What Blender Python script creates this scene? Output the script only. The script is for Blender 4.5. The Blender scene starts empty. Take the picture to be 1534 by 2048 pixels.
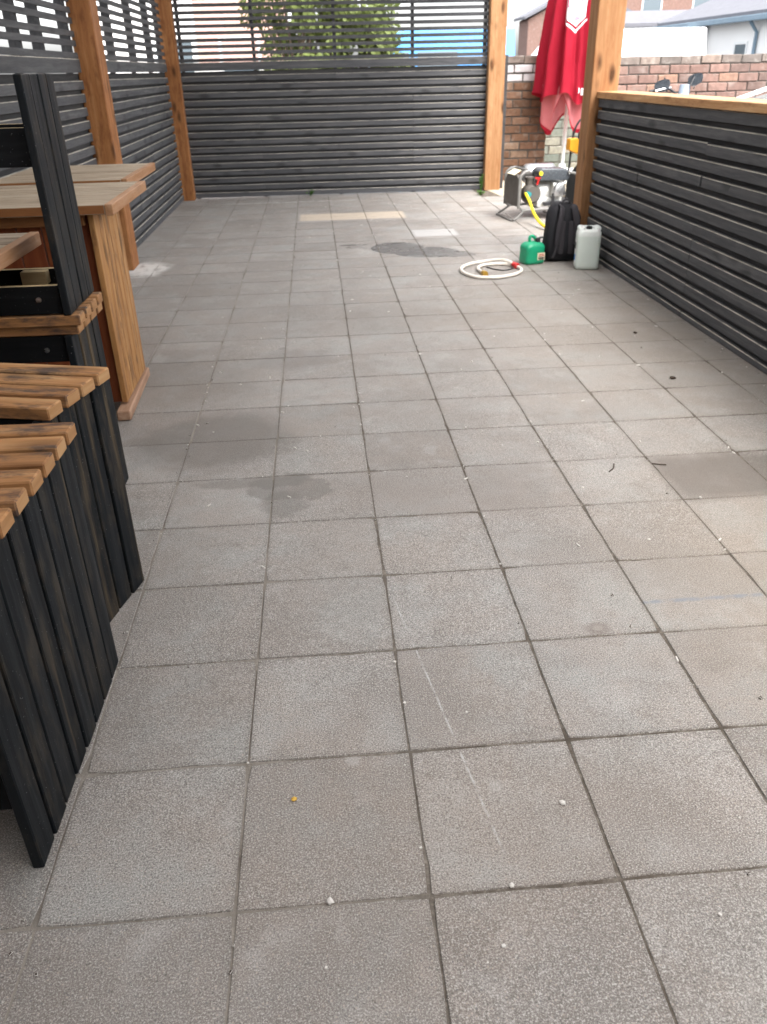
import bpy, bmesh, math, random
from mathutils import Vector, Matrix
R = math.radians
PI = math.pi
rnd = random.Random(7)
S = bpy.context.scene
COL = S.collection

# ------------------------------------------------------------------ camera, sky, sun, exposure
cam_d = bpy.data.cameras.new('camera')
cam = bpy.data.objects.new('camera', cam_d)
COL.objects.link(cam)
r_ = Vector((0.99678, -0.07753, -0.02141)); u_ = Vector((0.0567, 0.4813, 0.8747)); f_ = Vector((0.0598, 0.8731, -0.4834))
yaw, pit, roll = R(3.91467), R(28.91089), R(-1.4045)
f_ = Vector((math.sin(yaw)*math.cos(pit), math.cos(yaw)*math.cos(pit), -math.sin(pit)))
r0 = Vector((math.cos(yaw), -math.sin(yaw), 0)); u0 = r0.cross(f_)
r_ = r0*math.cos(roll) + u0*math.sin(roll); u_ = -r0*math.sin(roll) + u0*math.cos(roll)
mw = Matrix(((r_.x, u_.x, -f_.x), (r_.y, u_.y, -f_.y), (r_.z, u_.z, -f_.z))).to_4x4()
mw.translation = Vector((0.7311, -1.1872, 1.6774))
cam.matrix_world = mw
cam_d.sensor_fit = 'VERTICAL'; cam_d.sensor_height = 24; cam_d.lens = 24*1603.4/2048
cam_d.dof.use_dof = True; cam_d.dof.focus_distance = 2.3; cam_d.dof.aperture_fstop = 3.4
cam_d.clip_start = 0.02; cam_d.clip_end = 600
S.camera = cam

SUN_EL, SUN_AZ = 55, 150
world = bpy.data.worlds.new('World'); S.world = world; world.use_nodes = True
wt = world.node_tree
bg = wt.nodes['Background']
sky = wt.nodes.new('ShaderNodeTexSky'); sky.sky_type = 'NISHITA'; sky.sun_disc = False
sky.sun_elevation = R(SUN_EL); sky.sun_rotation = R(SUN_AZ); sky.air_density = 1.0; sky.dust_density = 4.0; sky.ozone_density = 1.0
hsv = wt.nodes.new('ShaderNodeHueSaturation'); hsv.inputs['Saturation'].default_value = 0.22
wt.links.new(sky.outputs[0], hsv.inputs['Color']); wt.links.new(hsv.outputs[0], bg.inputs[0])
bg.inputs[1].default_value = 0.15
sun_d = bpy.data.lights.new('sun', 'SUN'); sun_d.energy = 0.6; sun_d.angle = R(40); sun_d.color = (1, 0.96, 0.9)
sun = bpy.data.objects.new('sun', sun_d); COL.objects.link(sun)
sd = Vector((math.sin(R(SUN_AZ))*math.cos(R(SUN_EL)), math.cos(R(SUN_AZ))*math.cos(R(SUN_EL)), math.sin(R(SUN_EL))))
sun.rotation_euler = sd.to_track_quat('Z', 'Y').to_euler()
S.view_settings.view_transform = 'Standard'; S.view_settings.look = 'None'
S.view_settings.gamma = 1; S.view_settings.use_curve_mapping = False
S.view_settings.exposure = 2.47
S.cycles.max_bounces = 8; S.cycles.diffuse_bounces = 4; S.cycles.use_denoising = True

# ------------------------------------------------------------------ material helpers
class NG:
    def __init__(s, name, rough=0.7, spec=0.3, metal=0.0):
        s.m = bpy.data.materials.new(name); s.m.use_nodes = True
        s.t = s.m.node_tree; s.b = s.t.nodes['Principled BSDF']; s.out = s.t.nodes['Material Output']
        s.set(s.b, 'Roughness', rough); s.set(s.b, 'Specular IOR Level', spec); s.set(s.b, 'Metallic', metal)
    def set(s, node, key, v):
        i = node.inputs[key]
        if isinstance(v, bpy.types.NodeSocket): s.t.links.new(v, i)
        elif hasattr(i.default_value, '__len__') and not hasattr(v, '__len__'): i.default_value = [v]*len(i.default_value)
        elif hasattr(v, '__len__') and len(v) == 3 and len(i.default_value) == 4: i.default_value = (*v, 1)
        else: i.default_value = v
    def n(s, typ, inp=None, out=0, **props):
        nd = s.t.nodes.new(typ)
        for k, v in props.items(): setattr(nd, k, v)
        for k, v in (inp or {}).items(): s.set(nd, k, v)
        return nd.outputs[out]
    def obj(s): return s.n('ShaderNodeTexCoord', out='Object')
    def pos(s): return s.n('ShaderNodeNewGeometry', out='Position')
    def rand(s): return s.n('ShaderNodeObjectInfo', out='Random')
    def vm(s, op, a, b): return s.n('ShaderNodeVectorMath', {0: a, 1: b}, operation=op)
    def math(s, op, a, b=0.0, c=None, clamp=False):
        d = {0: a, 1: b}
        if c is not None: d[2] = c
        return s.n('ShaderNodeMath', d, operation=op, use_clamp=clamp)
    def noise(s, v, scale, detail=3, rough=0.55, out=0): return s.n('ShaderNodeTexNoise', {'Vector': v, 'Scale': scale, 'Detail': detail, 'Roughness': rough}, out=out)
    def vor(s, v, scale, out=0): return s.n('ShaderNodeTexVoronoi', {'Vector': v, 'Scale': scale}, out=out)
    def map(s, v, a, b, c=0.0, d=1.0, smooth=False):
        return s.n('ShaderNodeMapRange', {'Value': v, 'From Min': a, 'From Max': b, 'To Min': c, 'To Max': d}, interpolation_type='SMOOTHSTEP' if smooth else 'LINEAR')
    def mix(s, f, a, b, blend='MIX'):
        nd = s.t.nodes.new('ShaderNodeMix'); nd.data_type = 'RGBA'; nd.blend_type = blend
        s.set(nd, 0, f); s.set(nd, 6, a); s.set(nd, 7, b)
        return nd.outputs[2]
    def ramp(s, f, stops):
        nd = s.t.nodes.new('ShaderNodeValToRGB'); s.set(nd, 0, f)
        e = nd.color_ramp.elements
        while len(e) < len(stops): e.new(0.5)
        for k, (p, c) in enumerate(stops): e[k].position = p; e[k].color = (*c, 1)
        return nd.outputs[0]
    def bump(s, h, strength=0.3, dist=0.01):
        s.t.links.new(s.n('ShaderNodeBump', {'Height': h, 'Strength': strength, 'Distance': dist}), s.b.inputs['Normal'])
    def color(s, c): s.set(s.b, 'Base Color', c)

def plain(name, c, rough=0.5, spec=0.4, metal=0.0, var=0.12, scale=25):
    g = NG(name, rough, spec, metal)
    p = g.obj()
    f = g.noise(p, scale, 4)
    g.color(g.mix(f, [x*(1-var) for x in c], [min(1, x*(1+var)) for x in c]))
    g.set(g.b, 'Roughness', g.map(g.noise(p, scale*2.3, 2), 0.3, 0.7, max(0.02, rough-0.08), min(1, rough+0.08)))
    return g.m

def wood(name, dark, mid, light, axis='x', rough=0.6, knots=0.5, smudge=None, smudge_amt=0.0, wear=None, spec=0.25, scale=1.0, streak=0.0):
    g = NG(name, rough, spec)
    p = g.vm('ADD', g.obj(), g.n('ShaderNodeCombineXYZ', {0: g.math('MULTIPLY', g.rand(), 37.0), 1: g.math('MULTIPLY', g.rand(), 17.0), 2: g.math('MULTIPLY', g.rand(), 53.0)}))
    st = {'x': (1.2, 26, 26), 'y': (26, 1.2, 26), 'z': (26, 26, 1.2)}[axis]
    kn = {'x': (2.8, 7.5, 7.5), 'y': (7.5, 2.8, 7.5), 'z': (7.5, 7.5, 2.8)}[axis]
    warp = g.vm('SCALE', g.noise(p, 3.0, 2, out=1), (0, 0, 0)); warp.node.inputs['Scale'].default_value = 0.05
    q = g.vm('ADD', p, warp)
    gr = g.noise(g.vm('MULTIPLY', q, [a*scale for a in st]), 1.0, 6, 0.65)
    big = g.noise(g.vm('MULTIPLY', p, [a*0.12*scale for a in st]), 1.0, 3)
    c = g.ramp(g.math('ADD', g.math('MULTIPLY', gr, 0.7), g.math('MULTIPLY', big, 0.3)), [(0.3, dark), (0.5, mid), (0.68, light)])
    c = g.mix(g.map(g.rand(), 0, 1, 0.0, 0.3), c, dark)
    if knots > 0:
        kd = g.vor(g.vm('MULTIPLY', q, kn), 1.0)
        sel = g.math('GREATER_THAN', g.n('ShaderNodeSeparateColor', {0: g.vor(g.vm('MULTIPLY', q, kn), 1.0, out=1)}), 0.35)
        km = g.math('MULTIPLY', g.math('MULTIPLY', g.map(kd, 0.08, 0.33, 1, 0, True), sel), knots)
        c = g.mix(km, c, [x*0.25 for x in dark])
    if smudge is not None:
        sm = g.noise(g.vm('MULTIPLY', p, {'x': (5, 16, 16), 'y': (16, 5, 16), 'z': (16, 16, 5)}[axis]), 1.0, 5, 0.7)
        c = g.mix(g.map(sm, 0.47, 0.68, 0.0, smudge_amt, True), c, smudge)
    if wear is not None:
        wn = g.noise(g.vm('MULTIPLY', p, [a*0.35 for a in st]), 1.0, 5, 0.7)
        c = g.mix(g.map(wn, 0.565, 0.70, 0, wear[1], True), c, wear[0])
        sp = g.noise(p, 160, 1)
        c = g.mix(g.map(sp, 0.74, 0.78, 0, 0.45), c, (0.35, 0.36, 0.36))
    g.color(c)
    g.bump(gr, 0.25, 0.004)
    g.set(g.b, 'Roughness', g.map(gr, 0.3, 0.7, rough+0.1, rough-0.1))
    return g.m

# ------------------------------------------------------------------ object helpers
def tag(o, label=None, cat=None, group=None, kind=None):
    if label: o['label'] = label
    if cat: o['category'] = cat
    if group: o['group'] = group
    if kind: o['kind'] = kind
    return o
def empty(name, loc=(0, 0, 0), rot=(0, 0, 0), label=None, cat=None, group=None, kind=None):
    o = bpy.data.objects.new(name, None); COL.objects.link(o)
    o.location = loc; o.rotation_euler = rot; o.empty_display_size = 0.1
    return tag(o, label, cat, group, kind)
def place(name, mesh, parent=None, loc=(0, 0, 0), rot=(0, 0, 0), scale=None):
    o = bpy.data.objects.new(name, mesh); COL.objects.link(o)
    o.parent = parent; o.location = loc; o.rotation_euler = rot
    if scale: o.scale = scale
    return o
def copy_tree(o, parent=None):
    c = o.copy(); COL.objects.link(c); c.parent = parent
    for ch in list(o.children): copy_tree(ch, c)
    return c

class MB:
    def __init__(s): s.v = []; s.f = []; s.mi = []
    def add(s, vs, fs, m=0):
        b = len(s.v); s.v += [tuple(x) for x in vs]
        for f in fs: s.f.append([i+b for i in f]); s.mi.append(m)
        return s
    def box(s, x0, x1, y0, y1, z0, z1, m=0, M=None):
        vs = [Vector((x, y, z)) for z in (z0, z1) for y in (y0, y1) for x in (x0, x1)]
        if M is not None: vs = [M @ v for v in vs]
        return s.add(vs, [(0, 2, 3, 1), (4, 5, 7, 6), (0, 1, 5, 4), (2, 6, 7, 3), (0, 4, 6, 2), (1, 3, 7, 5)], m)
    def tube(s, pts, r, n=8, closed=False, m=0, flat=1.0, up=None):
        P = [Vector(p) for p in pts]; k = len(P); rings = []
        t = (P[1]-P[0]).normalized()
        a = t.cross(Vector(up) if up else (Vector((0, 0, 1)) if abs(t.z) < 0.9 else Vector((1, 0, 0)))).normalized()
        for i in range(k):
            if closed: tn = (P[(i+1) % k]-P[i-1]).normalized()
            else: tn = (P[min(i+1, k-1)]-P[max(i-1, 0)]).normalized()
            a = (a - tn*a.dot(tn)).normalized(); b = tn.cross(a)
            rr = r[i] if hasattr(r, '__len__') else r
            rings.append([P[i]+a*(rr*math.cos(2*PI*j/n))+b*(rr*flat*math.sin(2*PI*j/n)) for j in range(n)])
        return s.loft(rings, closed, m)
    def loft(s, rings, closed=False, m=0, cap=True):
        n = len(rings[0]); b = len(s.v)
        for rg in rings: s.v += [tuple(v) for v in rg]
        k = len(rings)
        for i in range(k if closed else k-1):
            for j in range(n):
                i2 = (i+1) % k
                s.f.append([b+i*n+j, b+i*n+(j+1) % n, b+i2*n+(j+1) % n, b+i2*n+j]); s.mi.append(m)
        if not closed and cap:
            s.f.append([b+j for j in reversed(range(n))]); s.mi.append(m)
            s.f.append([b+(k-1)*n+j for j in range(n)]); s.mi.append(m)
        return s
    def lathe(s, prof, n=20, c=(0, 0, 0), axis='z', m=0):
        rings = []
        for rr, h in prof:
            rg = []
            for j in range(n):
                x, y = rr*math.cos(2*PI*j/n), rr*math.sin(2*PI*j/n)
                v = {'z': (x, y, h), 'x': (h, x, y), 'y': (y, h, x)}[axis]
                rg.append((v[0]+c[0], v[1]+c[1], v[2]+c[2]))
            rings.append(rg)
        return s.loft(rings, False, m)
    def prism(s, poly, y0, y1, m=0, axis='y'):
        n = len(poly)
        f = (lambda a, b, t: (a, t, b)) if axis == 'y' else ((lambda a, b, t: (t, a, b)) if axis == 'x' else (lambda a, b, t: (a, b, t)))
        return s.loft([[f(a, b, y0) for a, b in poly], [f(a, b, y1) for a, b in poly]], False, m)
    def mesh(s, name, mats, smooth=False, bevel=0.0, seg=2, sub=0):
        me = bpy.data.meshes.new(name); me.from_pydata(s.v, [], s.f)
        for mt in (mats if isinstance(mats, (list, tuple)) else [mats]): me.materials.append(mt)
        for p, i in zip(me.polygons, s.mi): p.material_index = i
        bm = bmesh.new(); bm.from_mesh(me)
        bmesh.ops.recalc_face_normals(bm, faces=bm.faces)
        if bevel > 0:
            ed = [e for e in bm.edges if len(e.link_faces) == 2 and e.calc_face_angle(0) > 0.6]
            bmesh.ops.bevel(bm, geom=ed, offset=bevel, segments=seg, affect='EDGES', profile=0.6, clamp_overlap=True)
        if smooth:
            for f in bm.faces: f.smooth = True
            for e in bm.edges:
                if len(e.link_faces) == 2 and e.calc_face_angle(0) > 0.75: e.smooth = False
        bm.to_mesh(me); bm.free()
        return me
    def build(s, name, mats, parent=None, loc=(0, 0, 0), rot=(0, 0, 0), smooth=False, bevel=0.0, seg=2):
        return place(name, s.mesh(name, mats, smooth, bevel, seg), parent, loc, rot)

def plank(name, dx, dy, dz, mats, bevel=0.003, chamfer=None, facemat=None, jit=0.0):
    """box centred in x/y/z; chamfer=(edge test, width, material index); facemat={axis sign: index}"""
    bm = bmesh.new(); bmesh.ops.create_cube(bm, size=1.0)
    for v in bm.verts: v.co = Vector((v.co.x*dx, v.co.y*dy, v.co.z*dz))
    if facemat:
        bm.faces.ensure_lookup_table()
        for f in bm.faces:
            for (ax, sg), mi in facemat.items():
                if f.normal[ax]*sg > 0.9: f.material_index = mi
    if chamfer:
        test, wd, mi = chamfer
        ed = [e for e in bm.edges if test((e.verts[0].co+e.verts[1].co)/2)]
        bmesh.ops.bevel(bm, geom=ed, offset=wd, segments=1, affect='EDGES', material=mi)
        rest = [e for e in bm.edges if len(e.link_faces) == 2 and e.calc_face_angle(0) > 1.2]
    else:
        rest = list(bm.edges)
    if bevel > 0: bmesh.ops.bevel(bm, geom=rest, offset=bevel, segments=1, affect='EDGES')
    me = bpy.data.meshes.new(name); bm.to_mesh(me); bm.free()
    for m in (mats if isinstance(mats, (list, tuple)) else [mats]): me.materials.append(m)
    return me

# ------------------------------------------------------------------ materials
def slab_material():
    g = NG('concrete_slab', 0.85, 0.5)
    p = g.pos(); rd = g.rand()
    base = g.ramp(rd, [(0.0, (0.165, 0.148, 0.132)), (0.15, (0.235, 0.218, 0.200)), (0.35, (0.290, 0.274, 0.255)), (0.5, (0.215, 0.196, 0.177)), (0.7, (0.310, 0.295, 0.276)), (0.85, (0.255, 0.246, 0.232)), (1.0, (0.350, 0.332, 0.310))])
    hue = g.noise(p, 3.1, 5, 0.65)
    base = g.mix(g.map(hue, 0.42, 0.62, 0, 1, True), base, g.mix(0.55, base, (0.262, 0.212, 0.176)))
    base = g.mix(g.map(hue, 0.50, 0.34, 0, 1, True), base, g.mix(0.5, base, (0.258, 0.270, 0.258)))
    mott = g.noise(p, 2.4, 5, 0.6)
    base = g.mix(g.map(mott, 0.35, 0.68, 0.0, 0.55, True), base, (0.205, 0.180, 0.162))
    lt = g.noise(p, 5.5, 4, 0.6)
    base = g.mix(g.map(lt, 0.52, 0.72, 0.0, 0.45, True), base, (0.36, 0.345, 0.33))
    # grime creeping in from the joints
    o_ = g.n('ShaderNodeSeparateXYZ', {0: g.vm('ABSOLUTE', g.obj(), (0, 0, 0))})
    ed = g.math('MAXIMUM', o_, o_.node.outputs[1])
    ed = g.math('ADD', ed, g.math('MULTIPLY', g.math('SUBTRACT', g.noise(p, 26, 4, 0.65), 0.5), 0.035))
    base = g.mix(g.map(ed, 0.200, 0.222, 0, 0.5, True), base, (0.15, 0.135, 0.118))
    drt = g.noise(p, 1.1, 7, 0.72)
    base = g.mix(g.map(drt, 0.46, 0.60, 0, 0.6, True), base, (0.165, 0.140, 0.120))
    drt2 = g.noise(p, 3.4, 8, 0.75)
    base = g.mix(g.map(drt2, 0.52, 0.64, 0, 0.5, True), base, (0.150, 0.130, 0.113))
    base = g.mix(g.map(drt2, 0.44, 0.34, 0, 0.4, True), base, (0.37, 0.355, 0.335))
    # exposed aggregate
    a = g.noise(p, 230, 2, 0.7)
    sv = g.map(g.math('FRACT', g.math('MULTIPLY', rd, 7.31)), 0, 1, 0.72, 1.0)
    base = g.mix(g.math('MULTIPLY', sv, g.map(a, 0.52, 0.66, 0, 0.95)), base, (0.50, 0.475, 0.445))
    base = g.mix(g.math('MULTIPLY', sv, g.map(a, 0.48, 0.34, 0, 0.95)), base, (0.095, 0.086, 0.078))
    a2 = g.noise(p, 430, 2, 0.6)
    base = g.mix(g.map(a2, 0.56, 0.70, 0, 0.6), base, (0.52, 0.50, 0.47))
    base = g.mix(g.map(a2, 0.44, 0.32, 0, 0.6), base, (0.10, 0.092, 0.085))
    pit = g.vor(p, 62)
    base = g.mix(g.map(g.math('ADD', pit, g.math('MULTIPLY', a, 0.25)), 0.30, 0.22, 0, 0.7), base, (0.085, 0.078, 0.07))
    b = g.vor(p, 120)
    cc = g.n('ShaderNodeSeparateColor', {0: g.vor(p, 120, out=1)})
    base = g.mix(g.math('MULTIPLY', g.map(b, 0.34, 0.22), g.math('MULTIPLY', g.math('GREATER_THAN', cc, 0.80), 0.6)), base, (0.40, 0.34, 0.29))
    base = g.mix(g.math('MULTIPLY', g.map(b, 0.34, 0.22), g.math('LESS_THAN', cc, 0.13)), base, (0.15, 0.14, 0.135))
    # gum spots
    q = g.vm('MULTIPLY', p, (1, 1, 0))
    gd = g.vor(q, 2.6); gs = g.n('ShaderNodeSeparateColor', {0: g.vor(q, 2.6, out=1)})
    gn = g.math('ADD', gd, g.math('MULTIPLY', g.noise(p, 28, 4), 0.09))
    base = g.mix(g.math('MULTIPLY', g.map(gn, 0.115, 0.085, 0, 0.35), g.math('GREATER_THAN', gs, 0.70)), base, (0.46, 0.45, 0.43))
    base = g.mix(g.math('MULTIPLY', g.map(gn, 0.13, 0.08, 0, 0.45), g.math('LESS_THAN', gs, 0.16)), base, (0.13, 0.12, 0.11))
    wv = g.vm('SCALE', g.vm('SUBTRACT', g.noise(p, 5.0, 5, 0.6, out=1), (0.5, 0.5, 0.5)), (0, 0, 0)); wv.node.inputs['Scale'].default_value = 0.24
    pw = g.vm('MULTIPLY', g.vm('ADD', p, wv), (1, 1, 0))
    def ell(cx, cy, rx, ry, soft=0.15, src=pw):
        d = g.n('ShaderNodeVectorMath', {0: g.vm('DIVIDE', g.vm('SUBTRACT', src, (cx, cy, 0)), (rx, ry, 1))}, out='Value', operation='LENGTH')
        return g.map(d, 1+soft, 1-soft, 0, 1, True)
    wv2 = g.vm('SCALE', g.vm('SUBTRACT', g.noise(p, 5.0, 3, 0.5, out=1), (0.5, 0.5, 0.5)), (0, 0, 0)); wv2.node.inputs['Scale'].default_value = 0.11
    pw2 = g.vm('MULTIPLY', g.vm('ADD', p, wv2), (1, 1, 0))
    sx = g.n('ShaderNodeSeparateXYZ', {0: p}); X, Y = sx, sx.node.outputs[1]
    sw = g.n('ShaderNodeSeparateXYZ', {0: pw2}); XW, YW = sw, sw.node.outputs[1]
    def rect(x0, x1, y0, y1, s=0.012, w=False):
        X, Y = (XW, YW) if w else (sx, sx.node.outputs[1])
        f = g.map(X, x0-s, x0+s)
        for v, a_, b_ in ((X, x1+s, x1-s), (Y, y0-s, y0+s), (Y, y1+s, y1-s)): f = g.math('MULTIPLY', f, g.map(v, a_, b_))
        return f
    # soft stains plus broad warm and dark tints
    for e, am, col in ((ell(0.12, 2.72, 0.40, 0.34, 0.3), 0.6, (0.11, 0.097, 0.085)), (ell(-0.1, 3.7, 0.4, 0.5, 0.5), 0.4, (0.14, 0.125, 0.11)), (ell(0.52, 2.12, 0.21, 0.12, 0.08), 0.5, (0.125, 0.113, 0.10)), (ell(0.36, 2.19, 0.27, 0.06, 0.2), 0.5, (0.125, 0.113, 0.10)), (ell(0.50, 1.95, 0.10, 0.13, 0.2), 0.45, (0.125, 0.113, 0.10)), (ell(1.30, 4.9, 0.5, 0.35, 0.7), 0.3, (0.17, 0.15, 0.13)), (ell(2.0, 5.2, 0.6, 0.6, 0.7), 0.25, (0.18, 0.155, 0.13)), (ell(0.1, 5.5, 0.5, 0.8, 0.7), 0.22, (0.18, 0.165, 0.15)),
                       (ell(0.50, 4.0, 0.25, 0.2, 0.4), 0.4, (0.15, 0.135, 0.125)), (ell(1.25, 2.0, 0.5, 0.25, 0.6), 0.3, (0.19, 0.16, 0.14)), (ell(2.9, 4.2, 0.9, 1.6, 0.7), 0.28, (0.20, 0.165, 0.13)),
                       (ell(2.6, 1.2, 0.7, 0.9, 0.7), 0.3, (0.27, 0.21, 0.15)), (ell(1.0, 0.2, 0.6, 0.3, 0.7), 0.22, (0.20, 0.15, 0.11)),
                       (ell(1.594, 0.94, 0.042, 0.034, 0.5, p), 0.5, (0.13, 0.10, 0.085)), (ell(1.596, 0.944, 0.017, 0.014, 0.5, p), 0.5, (0.30, 0.27, 0.24))):
        base = g.mix(g.math('MULTIPLY', e, am), base, col)
    base = g.mix(g.math('MULTIPLY', rect(2.255, 3.10, 1.805, 2.245, 0.05, True), 0.62), base, (0.105, 0.088, 0.074))
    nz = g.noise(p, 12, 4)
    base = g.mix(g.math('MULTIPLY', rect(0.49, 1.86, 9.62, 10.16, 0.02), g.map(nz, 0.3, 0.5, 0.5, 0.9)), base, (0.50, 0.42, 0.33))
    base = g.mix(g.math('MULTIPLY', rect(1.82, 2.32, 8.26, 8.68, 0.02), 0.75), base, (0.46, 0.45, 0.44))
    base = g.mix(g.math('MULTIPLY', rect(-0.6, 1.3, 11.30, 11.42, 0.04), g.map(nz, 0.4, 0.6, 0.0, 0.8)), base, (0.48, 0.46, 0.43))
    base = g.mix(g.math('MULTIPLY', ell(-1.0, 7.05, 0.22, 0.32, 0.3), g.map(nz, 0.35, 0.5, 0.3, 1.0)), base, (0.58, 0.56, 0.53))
    # chalk line and long scratch
    base = g.mix(g.math('MULTIPLY', rect(1.80, 2.24, 1.062, 1.082, 0.006), g.map(g.noise(p, 18, 3), 0.38, 0.55, 0, 0.75)), base, (0.17, 0.19, 0.22))
    ln = g.math('ABSOLUTE', g.math('SUBTRACT', g.math('SUBTRACT', X, 0.93), g.math('MULTIPLY', g.math('SUBTRACT', 1.15, Y), 0.155)))
    ln = g.math('ADD', ln, g.math('MULTIPLY', g.math('SUBTRACT', g.noise(p, 60, 3), 0.5), 0.008))
    lf = g.math('MULTIPLY', g.math('MULTIPLY', g.map(ln, 0.0045, 0.001), g.map(Y, 0.08, 0.12)), g.map(Y, 1.20, 1.15))
    base = g.mix(g.math('MULTIPLY', lf, g.map(g.noise(p, 14, 5, 0.7), 0.40, 0.62, 0, 0.6)), base, (0.55, 0.55, 0.54))
    # damp spill
    wv3 = g.vm('SCALE', g.vm('SUBTRACT', g.noise(p, 3.2, 2, 0.4, out=1), (0.5, 0.5, 0.5)), (0, 0, 0)); wv3.node.inputs['Scale'].default_value = 0.10
    pw3 = g.vm('MULTIPLY', g.vm('ADD', p, wv3), (1, 1, 0))
    wet = ell(1.55, 7.66, 0.29, 0.30, 0.05, pw3)
    for a_ in ((1.85, 7.36, 0.34, 0.27), (2.14, 7.20, 0.19, 0.13), (1.10, 7.90, 0.16, 0.035), (1.12, 7.78, 0.11, 0.03)):
        wet = g.math('MAXIMUM', wet, ell(*a_, 0.06, pw3))
    base = g.mix(g.math('MULTIPLY', wet, 0.55), base, (0.085, 0.086, 0.09))
    # slab rims collect dirt
    g.color(base)
    g.set(g.b, 'Roughness', g.math('SUBTRACT', g.map(mott, 0.3, 0.7, 0.72, 0.54), g.math('MULTIPLY', wet, 0.36)))
    h = g.math('ADD', g.math('MULTIPLY', a, 0.7), g.math('MULTIPLY', g.noise(p, 30, 3), 0.5))
    g.bump(h, 0.45, 0.003)
    return g.m
M_slab = slab_material()

def sand_material():
    g = NG('joint_sand', 0.95, 0.1); p = g.pos()
    c = g.ramp(g.noise(p, 14, 6, 0.75), [(0.3, (0.055, 0.047, 0.038)), (0.48, (0.115, 0.097, 0.080)), (0.66, (0.25, 0.22, 0.19))])
    c = g.mix(g.map(g.noise(p, 150, 2), 0.4, 0.6, 0, 0.5), c, (0.09, 0.075, 0.06))
    xs = g.n('ShaderNodeSeparateXYZ', {0: p})
    c = g.mix(g.math('MULTIPLY', g.map(xs, 1.1, 0.3, 0, 0.75), g.map(g.noise(p, 2.2, 3), 0.35, 0.6)), c, (0.36, 0.33, 0.29))
    g.color(c); g.bump(g.noise(p, 200, 2), 0.6, 0.004)
    return g.m
def ground_material():
    g = NG('asphalt', 0.9, 0.25); p = g.pos()
    c = g.ramp(g.noise(p, 3, 6, 0.65), [(0.3, (0.045, 0.045, 0.047)), (0.6, (0.07, 0.068, 0.066)), (0.8, (0.11, 0.105, 0.10))])
    c = g.mix(g.map(g.noise(p, 120, 2), 0.55, 0.7, 0, 0.6), c, (0.16, 0.155, 0.15))
    g.color(c); g.bump(g.noise(p, 150, 2), 0.5, 0.005); return g.m
def concrete_material():
    g = NG('pale_concrete', 0.9, 0.25); p = g.pos()
    c = g.ramp(g.noise(p, 2.2, 6, 0.6), [(0.3, (0.33, 0.28, 0.21)), (0.55, (0.44, 0.39, 0.30)), (0.75, (0.52, 0.47, 0.38))])
    g.color(c); g.bump(g.noise(p, 60, 4), 0.4, 0.006); return g.m
M_sand, M_ground, M_conc = sand_material(), ground_material(), concrete_material()

TIMB = dict(dark=(0.18, 0.068, 0.022), mid=(0.31, 0.130, 0.045), light=(0.42, 0.21, 0.085))
M_post = wood('stained_timber', **TIMB, axis='z', rough=0.65, knots=0.85, smudge=(0.12, 0.035, 0.010), smudge_amt=0.55)
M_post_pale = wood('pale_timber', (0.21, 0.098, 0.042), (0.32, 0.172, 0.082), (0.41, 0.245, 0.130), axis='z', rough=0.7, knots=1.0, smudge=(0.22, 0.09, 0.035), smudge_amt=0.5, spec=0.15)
M_ledge = wood('ledge_timber', (0.30, 0.14, 0.055), (0.46, 0.26, 0.12), (0.56, 0.36, 0.19), axis='x', rough=0.6, knots=0.6, smudge=(0.22, 0.10, 0.045), smudge_amt=0.6)
M_batten = wood('black_stained_batten', (0.050, 0.051, 0.055), (0.078, 0.079, 0.084), (0.122, 0.121, 0.122), axis='x', rough=0.68, knots=0.5, wear=((0.12, 0.115, 0.11), 0.35), spec=0.2)
M_back = wood('black_backing', (0.036, 0.036, 0.037), (0.055, 0.054, 0.055), (0.078, 0.076, 0.075), axis='x', rough=0.8, knots=0.0, spec=0.1)
def pale_edge():  # pale mottled colour for the upper front arris
    g = NG('pale_edge', 0.75, 0.2); p = g.vm('ADD', g.obj(), g.n('ShaderNodeCombineXYZ', {0: g.math('MULTIPLY', g.rand(), 37.0)}))
    c = g.mix(g.map(g.noise(g.vm('MULTIPLY', p, (4, 20, 20)), 1, 4, 0.7), 0.28, 0.56, 0, 1), (0.09, 0.088, 0.084), (0.38, 0.35, 0.30))
    g.color(c); return g.m
M_pale_edge = pale_edge()
M_bench = wood('black_painted_plank', (0.005, 0.006, 0.007), (0.0085, 0.0105, 0.0125), (0.018, 0.020, 0.022), axis='z', rough=0.5, knots=0.0, smudge=(0.045, 0.037, 0.028), smudge_amt=0.65, wear=((0.10, 0.072, 0.042), 0.85), spec=0.10)
M_bench_h = wood('black_painted_rail', (0.005, 0.0055, 0.006), (0.008, 0.0085, 0.0095), (0.014, 0.0145, 0.0155), axis='x', rough=0.6, knots=0.0, wear=((0.05, 0.04, 0.03), 0.3), spec=0.08)
M_raw = wood('raw_sawn_wood', (0.40, 0.29, 0.15), (0.52, 0.40, 0.22), (0.62, 0.50, 0.31), axis='x', rough=0.8, knots=0.3)
M_seat = wood('worn_seat_slat', (0.15, 0.065, 0.026), (0.33, 0.165, 0.068), (0.47, 0.29, 0.145), axis='x', rough=0.65, knots=0.4, smudge=(0.050, 0.038, 0.035), smudge_amt=0.9, spec=0.12)
M_seat_end = wood('seat_end_grain', (0.20, 0.09, 0.035), (0.34, 0.18, 0.075), (0.43, 0.26, 0.125), axis='y', rough=0.7, knots=0.0)
M_top = wood('weathered_table_top', (0.21, 0.160, 0.112), (0.36, 0.292, 0.215), (0.45, 0.38, 0.29), axis='x', rough=0.65, knots=0.3, smudge=(0.20, 0.145, 0.10), smudge_amt=0.6, spec=0.15)
M_top_edge = wood('table_edge', (0.22, 0.10, 0.04), (0.34, 0.18, 0.09), (0.45, 0.28, 0.18), axis='y', rough=0.65, knots=0.2)
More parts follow.
